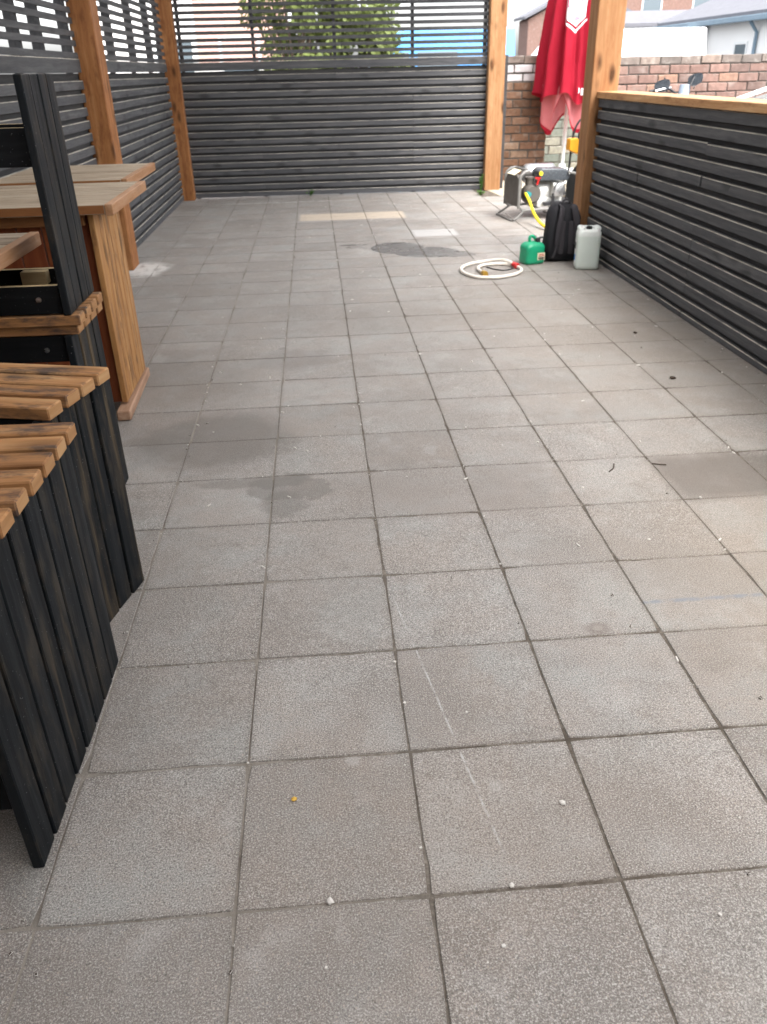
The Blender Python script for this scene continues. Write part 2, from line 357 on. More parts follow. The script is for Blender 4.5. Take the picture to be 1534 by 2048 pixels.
M_front_edge = wood('table_front_edge', (0.15, 0.055, 0.018), (0.24, 0.10, 0.035), (0.32, 0.15, 0.06), axis='x', rough=0.65, knots=0.2)
M_gold = wood('golden_boards', (0.20, 0.085, 0.026), (0.41, 0.205, 0.072), (0.52, 0.30, 0.125), axis='z', rough=0.6, knots=0.7, smudge=(0.13, 0.062, 0.028), smudge_amt=0.8, scale=0.6)
M_redb = wood('red_brown_boards', (0.10, 0.022, 0.007), (0.17, 0.042, 0.013), (0.23, 0.07, 0.022), axis='z', rough=0.6, knots=0.3)
M_foot = wood('foot_beam', (0.26, 0.14, 0.08), (0.38, 0.24, 0.16), (0.46, 0.32, 0.23), axis='y', rough=0.75, knots=0.2)

def brick_material(name, stops, rough=0.9, lichen=0.25):
    g = NG(name, rough, 0.2); p = g.obj()
    pp = g.vm('ADD', p, g.n('ShaderNodeCombineXYZ', {0: g.math('MULTIPLY', g.rand(), 91.0), 1: g.math('MULTIPLY', g.rand(), 33.0)}))
    c = g.ramp(g.rand(), stops)
    c = g.mix(g.map(g.noise(pp, 14, 5, 0.65), 0.4, 0.7, 0, 0.5), c, [x*0.5 for x in stops[0][1]])
    c = g.mix(g.map(g.noise(pp, 9, 4), 0.55, 0.75, 0, lichen), c, (0.40, 0.37, 0.33))
    g.color(c); g.bump(g.noise(pp, 45, 4), 0.6, 0.008); return g.m
M_brick = brick_material('red_brick', [(0.0, (0.165, 0.115, 0.10)), (0.3, (0.21, 0.132, 0.110)), (0.6, (0.245, 0.150, 0.122)), (0.85, (0.275, 0.175, 0.145)), (1.0, (0.32, 0.19, 0.13))])
M_cope = brick_material('coping_brick', [(0.0, (0.13, 0.115, 0.105)), (0.5, (0.19, 0.155, 0.135)), (1.0, (0.26, 0.20, 0.165))], lichen=0.6)
M_pbrick = brick_material('old_brown_brick', [(0.0, (0.11, 0.065, 0.042)), (0.4, (0.165, 0.09, 0.055)), (0.8, (0.20, 0.115, 0.075)), (1.0, (0.25, 0.17, 0.12))], lichen=0.35)
M_wbrick = plain('white_painted_brick', (0.50, 0.47, 0.475), 0.8, var=0.25, scale=14)
M_stone = brick_material('mossy_block', [(0.0, (0.13, 0.145, 0.125)), (0.5, (0.18, 0.19, 0.16)), (1.0, (0.25, 0.235, 0.19))])
M_mortar = plain('dark_mortar', (0.10, 0.09, 0.08), 0.95, 0.1)

M_white = plain('white_plastic', (0.72, 0.73, 0.72), 0.4)
M_render = plain('white_render', (0.80, 0.79, 0.77), 0.85, 0.2, var=0.05, scale=1.5)
M_pinkr = plain('pale_pink_render', (0.62, 0.40, 0.34), 0.85, 0.2, var=0.08, scale=1.5)
M_metal = plain('brushed_metal', (0.52, 0.52, 0.52), 0.32, metal=1.0)
M_alu = plain('cast_aluminium', (0.62, 0.62, 0.60), 0.5, metal=0.45, scale=60, var=0.3)
M_tube = plain('painted_steel_tube', (0.17, 0.165, 0.155), 0.4, 0.5)
M_panel = plain('dusty_grey_panel', (0.085, 0.075, 0.065), 0.5, 0.4, var=0.25, scale=9)
M_blackp = plain('black_plastic', (0.018, 0.018, 0.020), 0.35, 0.5)
M_dkgrey = plain('dark_grey_plastic', (0.055, 0.062, 0.07), 0.25, 0.5)
M_cream = plain('cream_sticker', (0.72, 0.66, 0.48), 0.5)
M_redp = plain('red_plastic', (0.50, 0.02, 0.02), 0.4)
M_yel = plain('yellow_hose', (0.78, 0.60, 0.02), 0.45, var=0.06)
M_orange = plain('amber_plastic', (0.72, 0.32, 0.02), 0.45)
M_teal = plain('teal_fitting', (0.02, 0.20, 0.22), 0.4)
M_brass = plain('brass', (0.55, 0.33, 0.06), 0.35, metal=0.7)
M_hose = plain('cream_hose', (0.72, 0.67, 0.60), 0.45, var=0.08, scale=40)
M_green = plain('green_plastic', (0.008, 0.30, 0.15), 0.38, 0.5, var=0.12, scale=14)
M_bag = plain('black_nylon', (0.013, 0.013, 0.016), 0.75, 0.25, var=0.5, scale=220)
M_strap = plain('strap_webbing', (0.040, 0.037, 0.042), 0.85, 0.2, var=0.4, scale=300)
M_ink = plain('black_ink', (0.03, 0.03, 0.03), 0.6)
M_rink = plain('red_ink', (0.45, 0.05, 0.04), 0.6)
M_blue = plain('blue_ink', (0.02, 0.20, 0.50), 0.5)
M_tyre = plain('rubber', (0.02, 0.02, 0.02), 0.85)
M_slate = plain('slate_roof', (0.13, 0.13, 0.145), 0.7, scale=3)
M_fascia = plain('blue_grey_fascia', (0.17, 0.24, 0.30), 0.5, scale=3)
M_carw = plain('white_car_paint', (0.76, 0.77, 0.78), 0.2, 0.5, var=0.03, scale=2)
M_fringe_blue = plain('fringe_blue_paint', (0.08, 0.30, 0.62), 0.22, 0.5, var=0.03, scale=2)  # blue stands in for colour fringing in the slat gaps
M_mirror = plain('grey_mirror_shell', (0.06, 0.07, 0.085), 0.3, 0.5)
M_bike = plain('silver_blue_paint', (0.24, 0.29, 0.36), 0.3, 0.5)
M_wind = plain('window_glass_dark', (0.10, 0.13, 0.15), 0.08, 0.6, var=0.1, scale=1)
def jerry_material():
    g = NG('milky_plastic', 0.38, 0.4); z = g.n('ShaderNodeSeparateXYZ', {0: g.obj()}, out=2)
    c = g.mix(g.map(z, 0.292, 0.306), (0.64, 0.71, 0.66), (0.75, 0.785, 0.76))
    c = g.mix(g.map(g.noise(g.obj(), 18, 4), 0.4, 0.7, 0, 0.25), c, (0.58, 0.64, 0.60))
    g.color(c); g.set(g.b, 'Subsurface Weight', 0.25); g.set(g.b, 'Subsurface Radius', (0.04, 0.05, 0.045)); return g.m
M_jerry = jerry_material()
def fabric_material():
    g = NG('red_canopy_fabric', 0.8, 0.15); p = g.obj()
    f = g.noise(p, 6, 4); c = g.mix(f, (0.235, 0.007, 0.018), (0.33, 0.012, 0.030))
    g.color(c)
    tr = g.n('ShaderNodeBsdfTranslucent', {'Color': (0.60, 0.04, 0.06, 1)})
    mx = g.n('ShaderNodeMixShader', {0: 0.22, 1: g.b.outputs[0], 2: tr})
    g.t.links.new(mx, g.out.inputs['Surface']); g.bump(g.noise(p, 350, 2), 0.2, 0.002)
    return g.m
M_fabric = fabric_material()
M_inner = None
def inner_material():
    g = NG('painted_backlit_fabric', 0.85, 0.1); p = g.obj()
    g.color(g.mix(g.noise(p, 7, 4), (0.50, 0.15, 0.17), (0.60, 0.25, 0.26)))  # pink imitates daylight glowing through the red cloth
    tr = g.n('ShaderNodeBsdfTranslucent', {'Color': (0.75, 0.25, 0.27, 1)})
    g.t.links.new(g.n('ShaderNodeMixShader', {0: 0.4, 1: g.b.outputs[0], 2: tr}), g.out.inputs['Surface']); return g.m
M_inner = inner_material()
M_emblem = plain('white_print', (0.78, 0.77, 0.78), 0.7, var=0.03)
M_pinkp = plain('pink_print', (0.62, 0.20, 0.28), 0.7)
def leaf_material(name, a, b):
    g = NG(name, 0.6, 0.3); c = g.mix(g.noise(g.pos(), 3, 3), a, b); g.color(c)
    tr = g.n('ShaderNodeBsdfTranslucent', {'Color': c}); g.t.links.new(g.n('ShaderNodeMixShader', {0: 0.35, 1: g.b.outputs[0], 2: tr}), g.out.inputs['Surface'])
    return g.m
M_leaf = leaf_material('tree_leaf', (0.09, 0.125, 0.030), (0.20, 0.235, 0.075))
M_weed = leaf_material('weed_leaf', (0.05, 0.13, 0.02), (0.10, 0.22, 0.04))
M_bark = plain('bark', (0.10, 0.075, 0.05), 0.9)
def glass_material():
    g = NG('car_glass', 0.05, 0.5); g.color((0.6, 0.65, 0.66))
    t = g.n('ShaderNodeBsdfTransparent', {'Color': (0.80, 0.86, 0.86, 1)})
    g.t.links.new(g.n('ShaderNodeMixShader', {0: 0.15, 1: t, 2: g.b.outputs[0]}), g.out.inputs['Surface']); return g.m
M_glass = glass_material()

# ------------------------------------------------------------------ setting: ground, patio, apron
T = 0.45
MB().add([(-300, -300, -0.055), (300, -300, -0.055), (300, 300, -0.055), (-300, 300, -0.055)], [(0, 1, 2, 3)]).build('ground', M_ground)
tag(bpy.data.objects['ground'], kind='structure', label='dark grey asphalt ground around the shelter')
patio = empty('patio', label='grey concrete slab patio floor of the shelter', kind='structure')
bed = MB(); bed.box(-2.3, 4.10, -6.2, 12.35, -0.05, -0.0032)
bed.build('joint_bed', M_sand, patio)
def slab_mesh(seed):
    q = random.Random(seed); h = (T-0.0030)/2; n = 6; out = []
    for k in range(4):
        for j in range(n):
            t_ = -h+2*h*j/n; e = abs(q.gauss(0, 0.0008)) + (q.uniform(0.003, 0.009) if j == 0 and q.random() < 0.35 else (0.0012 if j == 0 else 0)) + (q.uniform(0.002, 0.005) if q.random() < 0.06 else 0)
            x, y = (t_+(e if j == 0 else 0), -h+e)
            for _ in range(k): x, y = -y, x
            out.append((x, y))
    m = MB(); N = len(out)
    top = [(x*(1-0.0022/h), y*(1-0.0022/h), 0.02) for x, y in out]; mid = [(x, y, 0.0165-abs(q.gauss(0, 0.0008))) for x, y in out]; lo = [(x, y, -0.02) for x, y in out]
    m.add(top+mid+lo, [list(range(N))]+[[a*N+j, (a+1)*N+j, (a+1)*N+(j+1) % N, a*N+(j+1) % N] for a in (0, 1) for j in range(N)])
    return m.mesh('paving_slab', M_slab)
slabms = [slab_mesh(k) for k in range(9)]
fw3 = f_
def inframe(P):
    d = Vector(P)-cam.location; z = d.dot(f_)
    if z < 0.05: return False
    x = 1603.4*d.dot(r_)/z; y = 1603.4*d.dot(u_)/z
    return abs(x) < 767+230 and abs(y) < 1024+260
rest = MB(); nslab = 0
for j in range(-13, 27):
    for i in range(-5, 9):
        cx, cy = (i+0.5)*T, (j+0.5)*T
        if cy > 12.05 or (i >= 8 and cy < 7.4) or (i >= 7 and cy > 11.2): continue
        if i < -3 : vis = False
        else: vis = inframe((cx, cy, 0))
        if i <= -2 and j < 9: vis = False
        jx, jy = rnd.gauss(0, 0.0010), rnd.gauss(0, 0.0013)
        dz = rnd.gauss(0, 0.0007); tl = rnd.gauss(0, 0.0014); tm = rnd.gauss(0, 0.0014)
        if vis and nslab < 298:
            o = place('paving_slab', rnd.choice(slabms), patio, (cx+jx, cy+jy, -0.02+dz), (tl, tm, rnd.gauss(0, 0.0014)+rnd.choice((0, PI/2, PI, -PI/2))))
            nslab += 1
        else:
            h = (T-0.0030)/2
            rest.box(cx-h, cx+h, cy-h, cy+h, -0.04, 0.0+dz)
if rest.v:
    o = rest.build('paving_slabs_beyond', M_slab, patio); o['kind'] = 'stuff'
    o.name = 'slab_remainder'
ap = MB(); ap.prism([(3.34, 12.0), (3.42, 11.3), (3.75, 11.15), (4.3, 11.3), (6.5, 11.0), (6.5, 14.6), (3.3, 14.6), (3.3, 12.2)], -0.05, 0.006, axis='z')
ap.build('concrete_apron', M_conc, bevel=0.01); tag(bpy.data.objects['concrete_apron'], kind='structure', label='sandy concrete apron beyond the shelter corner')

# ------------------------------------------------------------------ slatted screens
PITCH, FACE = 0.104, 0.069
def screen(name, L, loc, rz, label, n_low, z_first, upper=True, wide_top=True, studs=(), z_top=2.95, ragged=0.0, group=None):
    """built along local +x, front towards local -y"""
    root = empty(name, loc, (0, 0, rz), label, 'slatted screen', group)
    bm_ = {}
    def batten(h, dep, ln):
        k = (h, dep, round(ln, 2))
        if k not in bm_:
            bm_[k] = plank('batten', ln, dep, h, [M_batten, M_pale_edge], bevel=0.0015, chamfer=(lambda c: c.z > h*0.4 and c.y < -dep*0.4, 0.0058, 1))
        return bm_[k]
    for k in range(n_low):
        z = z_first + k*PITCH
        e = rnd.uniform(-ragged, ragged)
        h = FACE
        if k == 0 and z_first < FACE: h = z_first-0.004
        cuts = [0.0] + ([x for x in studs if 0.8 < x < L-0.8 and rnd.random() < 0.45]) + [L]
        cuts = [c for n_, c in enumerate(cuts) if n_ in (0, len(cuts)-1) or c-cuts[n_-1] > 1.0]
        for xa, xb in zip(cuts, cuts[1:]):
            place('batten', batten(h, 0.034, xb-xa-0.004), root, ((xa+xb)/2+(e if xa == 0 else 0), 0.017+rnd.gauss(0, 0.0014), z-h/2+rnd.gauss(0, 0.0014)), (rnd.gauss(0, 0.012), rnd.gauss(0, 0.0012), rnd.gauss(0, 0.0006)))
    bk = plank('backing_board', L-0.02, 0.02, 0.075, M_back, bevel=0.002)
    for k in range(n_low):
        z = z_first + (k+0.5)*PITCH - FACE/2
        place('backing_board', bk, root, (L/2, 0.0455, z))
    zt = z_first + (n_low-1)*PITCH
    if wide_top:
        wb = plank('cap_board', L-0.01, 0.05, 0.105, [M_batten, M_pale_edge], bevel=0.002, chamfer=(lambda c: c.z > 0.04 and c.y < -0.02, 0.006, 1))
        place('cap_board', wb, root, (L/2, 0.021, 1.70+0.06))
    if upper:
        sl = plank('slat', L-0.01, 0.022, 0.044, M_batten, bevel=0.002)
        z = 1.84
        while z < z_top:
            place('slat', sl, root, (L/2, 0.012, z+0.0), (0, rnd.gauss(0, 0.0008), 0))
            z += 0.0825
    stud = plank('stud', 0.045, 0.05, z_top if upper else 1.3, M_back, bevel=0.002)
    for x in studs: place('stud', stud, root, (x, 0.082, (z_top if upper else 1.3)/2))
    if upper:
        st2 = plank('upright', 0.04, 0.045, z_top-1.80, M_back, bevel=0.002)
        for x in studs: place('upright', st2, root, (x, 0.0465, 1.80+(z_top-1.80)/2))
    return root
NLOW = 16
back = screen('slatted_screen', 4.60, (-1.27, 12.0, 0), 0, 'black slatted back screen across the far end of the patio', NLOW, 0.085, studs=(0.20, 1.22, 2.37, 3.49, 4.54))
place('dark_end_board', plank('dark_end_board', 0.07, 0.06, 1.82, M_back, bevel=0.003), back, (4.86, 0.08, 0.91))  # dark board forming the band right of the far post
leftA = screen('slatted_screen', 13.10, (-1.27, -5.95, 0), PI/2, 'black slatted left screen behind the stacked benches and tables', NLOW, 0.085, studs=(0.03, 1.3, 2.5, 3.7, 4.9, 6.1, 7.03, 8.2, 9.35, 10.4, 11.52, 12.07, 12.9))  # the run behind the camera is added to dim the near floor
leftB = screen('slatted_screen', 4.82, (-1.27, 7.17, 0), PI/2, 'black slatted left screen between the two orange posts', NLOW, 0.085, studs=(0.20, 1.53, 2.69, 3.85, 4.75))
rightW = screen('slatted_screen', 12.9, (3.385, 6.985, 0), -PI/2, 'low black slatted wall under the timber ledge on the right', 14, 0.045, upper=False, wide_top=False, studs=(0.05, 1.2, 2.4, 3.6, 4.8, 6.0, 7.2, 8.4, 9.6, 10.8, 12.0, 12.85), ragged=0.012)  # carried on unseen behind the camera, added to dim the patio
ledge_m = plank('ledge', 13.0, 0.27, 0.055, M_ledge, bevel=0.004)
lp = place('ledge', ledge_m, rightW, (6.49, 0.11, 1.428))

# ------------------------------------------------------------------ timber posts
def post(x0, x1, y0, y1, h, m, label, base=0.0):
    me = plank('timber_post', x1-x0, y1-y0, h, m, bevel=0.008)
    o = place('timber_post', me, None, ((x0+x1)/2, (y0+y1)/2, base+h/2))
    return tag(o, label, 'post', 'square timber posts of the shelter')
post(-1.30, -1.10, 7.02, 7.30, 3.0, M_post, 'orange timber post in the middle of the left slatted screen')
post(-1.31, -1.11, 11.86, 12.06, 3.0, M_post, 'orange timber post in the far left corner')
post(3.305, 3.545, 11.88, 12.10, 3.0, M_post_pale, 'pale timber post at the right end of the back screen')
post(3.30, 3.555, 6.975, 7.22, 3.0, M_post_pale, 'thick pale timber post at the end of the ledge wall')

# ------------------------------------------------------------------ added roof above the frame, translucent to dim the patio
def opal():
    g = NG('opal_sheet', 0.5, 0.3); g.color((0.75, 0.75, 0.74))
    tr = g.n('ShaderNodeBsdfTranslucent', {'Color': (0.47, 0.467, 0.46, 1)})
    g.t.links.new(g.n('ShaderNodeMixShader', {0: ROOF_T, 1: g.b.outputs[0], 2: tr}), g.out.inputs['Surface']); return g.m
ROOF_T = 0.5
roof = empty('added_shade_roof', (0, 0, 0), label='added translucent ribbed roof that dims the shelter', kind='structure')
rf = MB()
nx = 66
for k in range(nx):
    xa, xb = -1.65+5.02*k/nx, -1.65+5.02*(k+1)/nx
    za, zb = 3.12+0.016*math.cos(k*PI), 3.12+0.016*math.cos((k+1)*PI)
    rf.add([(xa, -9.0, za), (xb, -9.0, zb), (xb, 12.4, zb+0.25), (xa, 12.4, za+0.25)], [(0, 1, 2, 3)])
rf.build('shade_roof_sheet', opal(), roof)
raf = plank('added_rafter', 5.0, 0.05, 0.10, M_post, bevel=0.004)
for k in range(12): place('added_rafter', raf, roof, (0.86, -7.8+1.8*k, 3.04+0.03*max(0, k-3)))

shade_wall = MB(); shade_wall.box(-3.0, 6.0, -6.35, -6.0, -0.05, 5.5); o = shade_wall.build('added_shade_wall', M_brick); tag(o, 'added brick wall behind the viewer that darkens the near floor', kind='structure')  # added unseen wall that blocks light from behind the camera

# ------------------------------------------------------------------ benches
BL, BW, BH = 1.18, 0.39, 0.845
slat_m = plank('seat_slat', BL+0.06, 0.077, 0.040, [M_seat, M_seat_end], bevel=0.004, facemat={(0, 1): 1, (0, -1): 1})
side_m = plank('side_plank', 0.028, 0.0885, BH-0.042, M_bench, bevel=0.003)
apron_m = plank('apron', BL-0.064, 0.03, 0.105, [M_bench_h, M_raw], bevel=0.002, facemat={(2, -1): 1})
rail_m = plank('stretcher', BL-0.064, 0.03, 0.125, [M_bench_h, M_raw], bevel=0.002, facemat={(2, -1): 1})
bolt_m = MB().lathe([(0, -0.006), (0.010, -0.005), (0.010, 0.004), (0, 0.005)], 10).mesh('bolt', M_metal)
block_m = plank('corner_block', 0.10, 0.05, 0.05, M_raw, bevel=0.002)
def bench(loc, rot, label, lab_raw=None):
    root = empty('bench', loc, rot, label, 'bench', 'tall black benches with wooden slat seats')
    for k in range(4):
        place('seat_slat', slat_m, root, (-BL/2+0.0, 0.05+k*0.0985, BH-0.02), (rnd.gauss(0, 0.004), 0, rnd.gauss(0, 0.003)))
        for xx in (-0.014, -BL+0.014):
            place('side_plank', side_m, root, (xx+rnd.gauss(0, 0.0012), 0.05+k*0.0985, (BH-0.042)/2), (0, 0, rnd.gauss(0, 0.008)))
    for yy in (0.04, BW-0.035):
        place('apron', apron_m, root, (-BL/2, yy, BH-0.045-0.0525))
        place('bolt', bolt_m, root, (-0.11, yy-0.017 if yy < 0.2 else yy+0.017, BH-0.10), (PI/2, 0, 0))
        place('stretcher', rail_m, root, (-BL/2, yy+(0.02 if yy < 0.2 else -0.02), 0.225))
    place('corner_block', block_m, root, (-0.20, 0.085, BH-0.125))
    return root
bench((-0.020, 0.155, 0), (0, 0, R(-1.0)), 'nearest tall black bench, its seat slats cut by the left picture edge')
bench((-0.010, 0.550, 0), (0, 0, R(-1.2)), 'second nearest black bench, four tan slats ending over black planks')
bench((-0.108, 1.040, 0), (0, 0, R(-14.9)), 'angled black bench with dark smudged slats, standing just behind the two nearest')
bench((-0.245, 1.930, 0), (0, 0, R(-1)), 'upright black bench carrying an upside down bench on its seat')
bench((-0.225, 1.915+BW, 2*BH), (PI, 0, R(0)), 'upside down black bench stacked on another bench with its legs in the air')

# ------------------------------------------------------------------ bar tables
def table(loc, rz, label, L, W, H, panel_x, py0, py1, foot=True, front=True):
    root = empty('bar_table', loc, (0, 0, rz), label, 'table', 'tall wooden bar tables')
    n = 7; pw = (W-0.004)/n
    pm = plank('top_plank', L-0.04, pw-0.006, 0.045, [M_top, M_front_edge], bevel=0.003, facemat={(1, -1): 1})
    for k in range(n):
        place('top_plank', pm, root, (-L/2-0.02, (k+0.5)*pw, H-0.0245+rnd.gauss(0, 0.0008)))
    place('end_board', plank('end_board', 0.038, W+0.004, 0.052, M_top_edge, bevel=0.003), root, (-0.019, W/2, H-0.026))
    place('sub_frame', plank('sub_frame', L-0.25, 0.04, 0.06, M_front_edge, bevel=0.002), root, (-L/2-0.05, 0.12, H-0.08))
    place('sub_frame', plank('sub_frame', L-0.25, 0.04, 0.06, M_front_edge, bevel=0.002), root, (-L/2-0.05, W-0.12, H-0.08))
    nb = 6; bw = (py1-py0)/nb; z0 = 0.072 if foot else 0.0
    bm1 = plank('panel_board', 0.03, bw-0.005, H-0.055-z0, M_gold, bevel=0.003)
    for k in range(nb):
        place('panel_board', bm1, root, (panel_x, py0+(k+0.5)*bw, z0+(H-0.055-z0)/2))
    if foot:
        fm = plank('foot_beam', 0.075, py1-py0+0.16, 0.055, M_foot, bevel=0.006)
        place('foot_beam', fm, root, (panel_x-0.005, (py0+py1)/2-0.02, 0.031), (0, 0, R(1.5)))
    if front:
        fb = plank('front_board', 0.118, 0.025, H-0.12, M_redb, bevel=0.003)
        k = 0; x = panel_x-0.08
        while x > -L+0.03:
            place('front_board', fb, root, (x, py0+0.06, (H-0.12)/2+0.06)); x -= 0.124
    return root
table((-0.268, 3.05, 0), R(0.6), 'middle bar table with a golden board side and reddish front boards', 0.96, 0.96, 1.13, -0.14, 0.10, 0.70)
table((-0.41, 4.14, 0), 0, 'farthest bar table, its pale top just behind the golden sided table', 0.83, 0.99, 1.13, -0.42, 0.10, 0.85, foot=True, front=False)
table((-0.405, 1.42, 0), 0, 'nearest bar table corner poking out behind the upside down bench', 0.83, 0.90, 1.13, -0.45, 0.1, 0.8, foot=False, front=False)
cup = MB(); cup.box(-0.022, 0.022, -0.022, 0.022, 0, 0.045); cup.box(-0.012, 0.012, -0.024, -0.022, 0.01, 0.035)
tag(cup.build('small_box', M_white, None, (-0.985, 4.98, 1.131), (0, 0, 0.3), bevel=0.003), 'tiny white box left on the farthest table top', 'box')

# ------------------------------------------------------------------ parasol
UX, UY = 4.71, 12.60
FRONT = math.atan2(-1.187-UY, 0.731-UX)
par = empty('parasol', (UX, UY, 0), (0, 0, 0), 'closed red parasol with white print on a white pole', 'parasol')
def prof(z):
    pts = [(0.60, 0.40), (0.95, 0.46), (1.30, 0.455), (1.9, 0.40), (2.5, 0.335), (2.9, 0.24), (3.15, 0.10), (3.22, 0.03)]
    for (a, ra), (b, rb) in zip(pts, pts[1:]):
        if z <= b: t = max(0, (z-a)/(b-a)); return ra+(rb-ra)*t
    return 0.03
def cpt(th, z, off=0.0):
    g = min(1.0, max(0.1, (3.2-z)/0.6))
    a = th-FRONT
    fold = 0.16*math.cos(9*a+0.8+0.15*z)+0.06*math.cos(14*a+2.0+0.4*z)+0.03*math.cos(23*a-1.0)+0.018*math.sin(5*z+9*a)+0.012*math.sin(11*z-17*a)
    r = prof(z)*(1+fold*g)+off
    return Vector((r*math.cos(th)*1.0, r*math.sin(th), z))
def hem(th):
    a = (th-FRONT+PI) % (2*PI)-PI        # +: towards the right of the picture
    return 1.26+0.055*math.cos(5*a+1.4)+0.03*math.cos(9*a)-0.09*max(0, a)*(1 if a < 1.6 else 0.6)-0.06*max(0, -a-1.0)
rings = []; NT, NZ = 192, 30
for k in range(NZ+1):
    rg = []
    for j in range(NT):
        th = 2*PI*j/NT; zh = hem(th); z = zh+(3.2-zh)*(k/NZ)
        p = cpt(th, z)
        if k == 0: p += Vector((p.x, p.y, 0))*0.02
        rg.append(p)
    rings.append(rg)
MB().loft(rings, False, 0, cap=False).build('canopy', M_fabric, par, smooth=True)
# loose inner flaps hanging below the hem, backlight painted as pink cloth
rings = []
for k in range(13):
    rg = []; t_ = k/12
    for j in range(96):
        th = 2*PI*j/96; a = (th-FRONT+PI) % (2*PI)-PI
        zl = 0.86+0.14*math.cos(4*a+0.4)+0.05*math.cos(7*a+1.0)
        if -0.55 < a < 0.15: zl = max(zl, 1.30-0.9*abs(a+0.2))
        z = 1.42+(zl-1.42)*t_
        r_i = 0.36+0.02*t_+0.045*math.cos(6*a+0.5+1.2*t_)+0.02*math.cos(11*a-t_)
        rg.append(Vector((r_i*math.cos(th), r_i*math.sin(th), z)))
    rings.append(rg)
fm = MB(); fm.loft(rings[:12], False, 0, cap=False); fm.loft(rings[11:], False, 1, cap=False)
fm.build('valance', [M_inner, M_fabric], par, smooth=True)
pol = MB(); pol.lathe([(0.024, 0.10), (0.024, 0.55), (0.030, 0.552), (0.030, 1.0), (0.026, 1.002), (0.026, 3.25), (0.0, 3.3)], 16)
pol.build('pole', M_white, par, smooth=True)
MB().box(0.035, 0.085, -0.16, -0.12, 0.93, 1.20).build('crank_handle', M_white, par, (0, 0, 0), (0, R(3), 0), bevel=0.008)
MB().lathe([(0.0, 0.0), (0.38, 0.0), (0.42, 0.03), (0.42, 0.10), (0.36, 0.16), (0.24, 0.195), (0.10, 0.205), (0.06, 0.21), (0.055, 0.27), (0.03, 0.275), (0.0, 0.275)], 36).build('base', M_white, par, (-0.02, -0.05, 0.006), smooth=True)
def decal(name, polys, th0, z0, mats, off=0.006):
    mb = MB()
    for poly, m in polys:
        # split finely so that the print follows the folds
        us = [p[0] for p in poly]; vs = [p[1] for p in poly]
        bm = bmesh.new(); bm.faces.new([bm.verts.new((a, b, 0)) for a, b in poly])
        for k in range(1, 24):
            x = min(us)+(max(us)-min(us))*k/24
            bmesh.ops.bisect_plane(bm, geom=bm.verts[:]+bm.edges[:]+bm.faces[:], plane_co=(x, 0, 0), plane_no=(1, 0, 0))
        for k in range(1, 10):
            y = min(vs)+(max(vs)-min(vs))*k/10
            bmesh.ops.bisect_plane(bm, geom=bm.verts[:]+bm.edges[:]+bm.faces[:], plane_co=(0, y, 0), plane_no=(0, 1, 0))
        bm.verts.index_update()
        vv = []
        for v in bm.verts:
            z = z0+v.co.y; vv.append(cpt(th0+v.co.x/prof(z), z, off+0.002*m))
        mb.add(vv, [[v.index for v in f.verts] for f in bm.faces], m); bm.free()
    return mb.build(name, mats, par)
decal('emblem', [([(-0.15, 0.12), (0.02, 0.0), (0.15, 0.12), (0.155, 0.62), (-0.155, 0.62)], 0),
                 ([(-0.165, 0.10), (0.02, -0.045), (0.165, 0.10), (0.165, 0.075), (0.02, -0.085), (-0.165, 0.075)], 0),
                 ([(0.008, 0.02), (0.026, 0.02), (0.026, 0.60), (0.008, 0.60)], 1),
                 ([(-0.11, 0.42), (-0.04, 0.42), (-0.04, 0.395), (-0.085, 0.395), (-0.085, 0.265), (-0.04, 0.265), (-0.04, 0.24), (-0.11, 0.24)], 1),
                 ([(0.05, 0.44), (0.13, 0.44), (0.13, 0.415), (0.10, 0.415), (0.10, 0.24), (0.08, 0.24), (0.08, 0.415), (0.05, 0.415)], 1),
                 ([(-0.03, 0.10), (0.02, 0.05), (0.07, 0.11), (0.02, 0.14)], 1)], FRONT+0.05, 2.16, [M_emblem, M_pinkp])
E_ = [(-0.035, -0.045), (0.035, -0.045), (0.035, -0.025), (-0.012, -0.025), (-0.012, -0.009), (0.028, -0.009), (0.028, 0.009), (-0.012, 0.009), (-0.012, 0.026), (0.035, 0.026), (0.035, 0.046), (-0.035, 0.046)]
decal('letter_e', [(E_, 0)], FRONT+0.50, 1.315, [M_emblem], 0.03)
decal('letter_fragment', [([(-0.01, -0.045), (0.012, -0.02), (0.012, 0.02), (-0.01, 0.045), (-0.002, 0.02), (-0.002, -0.02)], 0)], FRONT+0.34, 1.335, [M_emblem], 0.03)

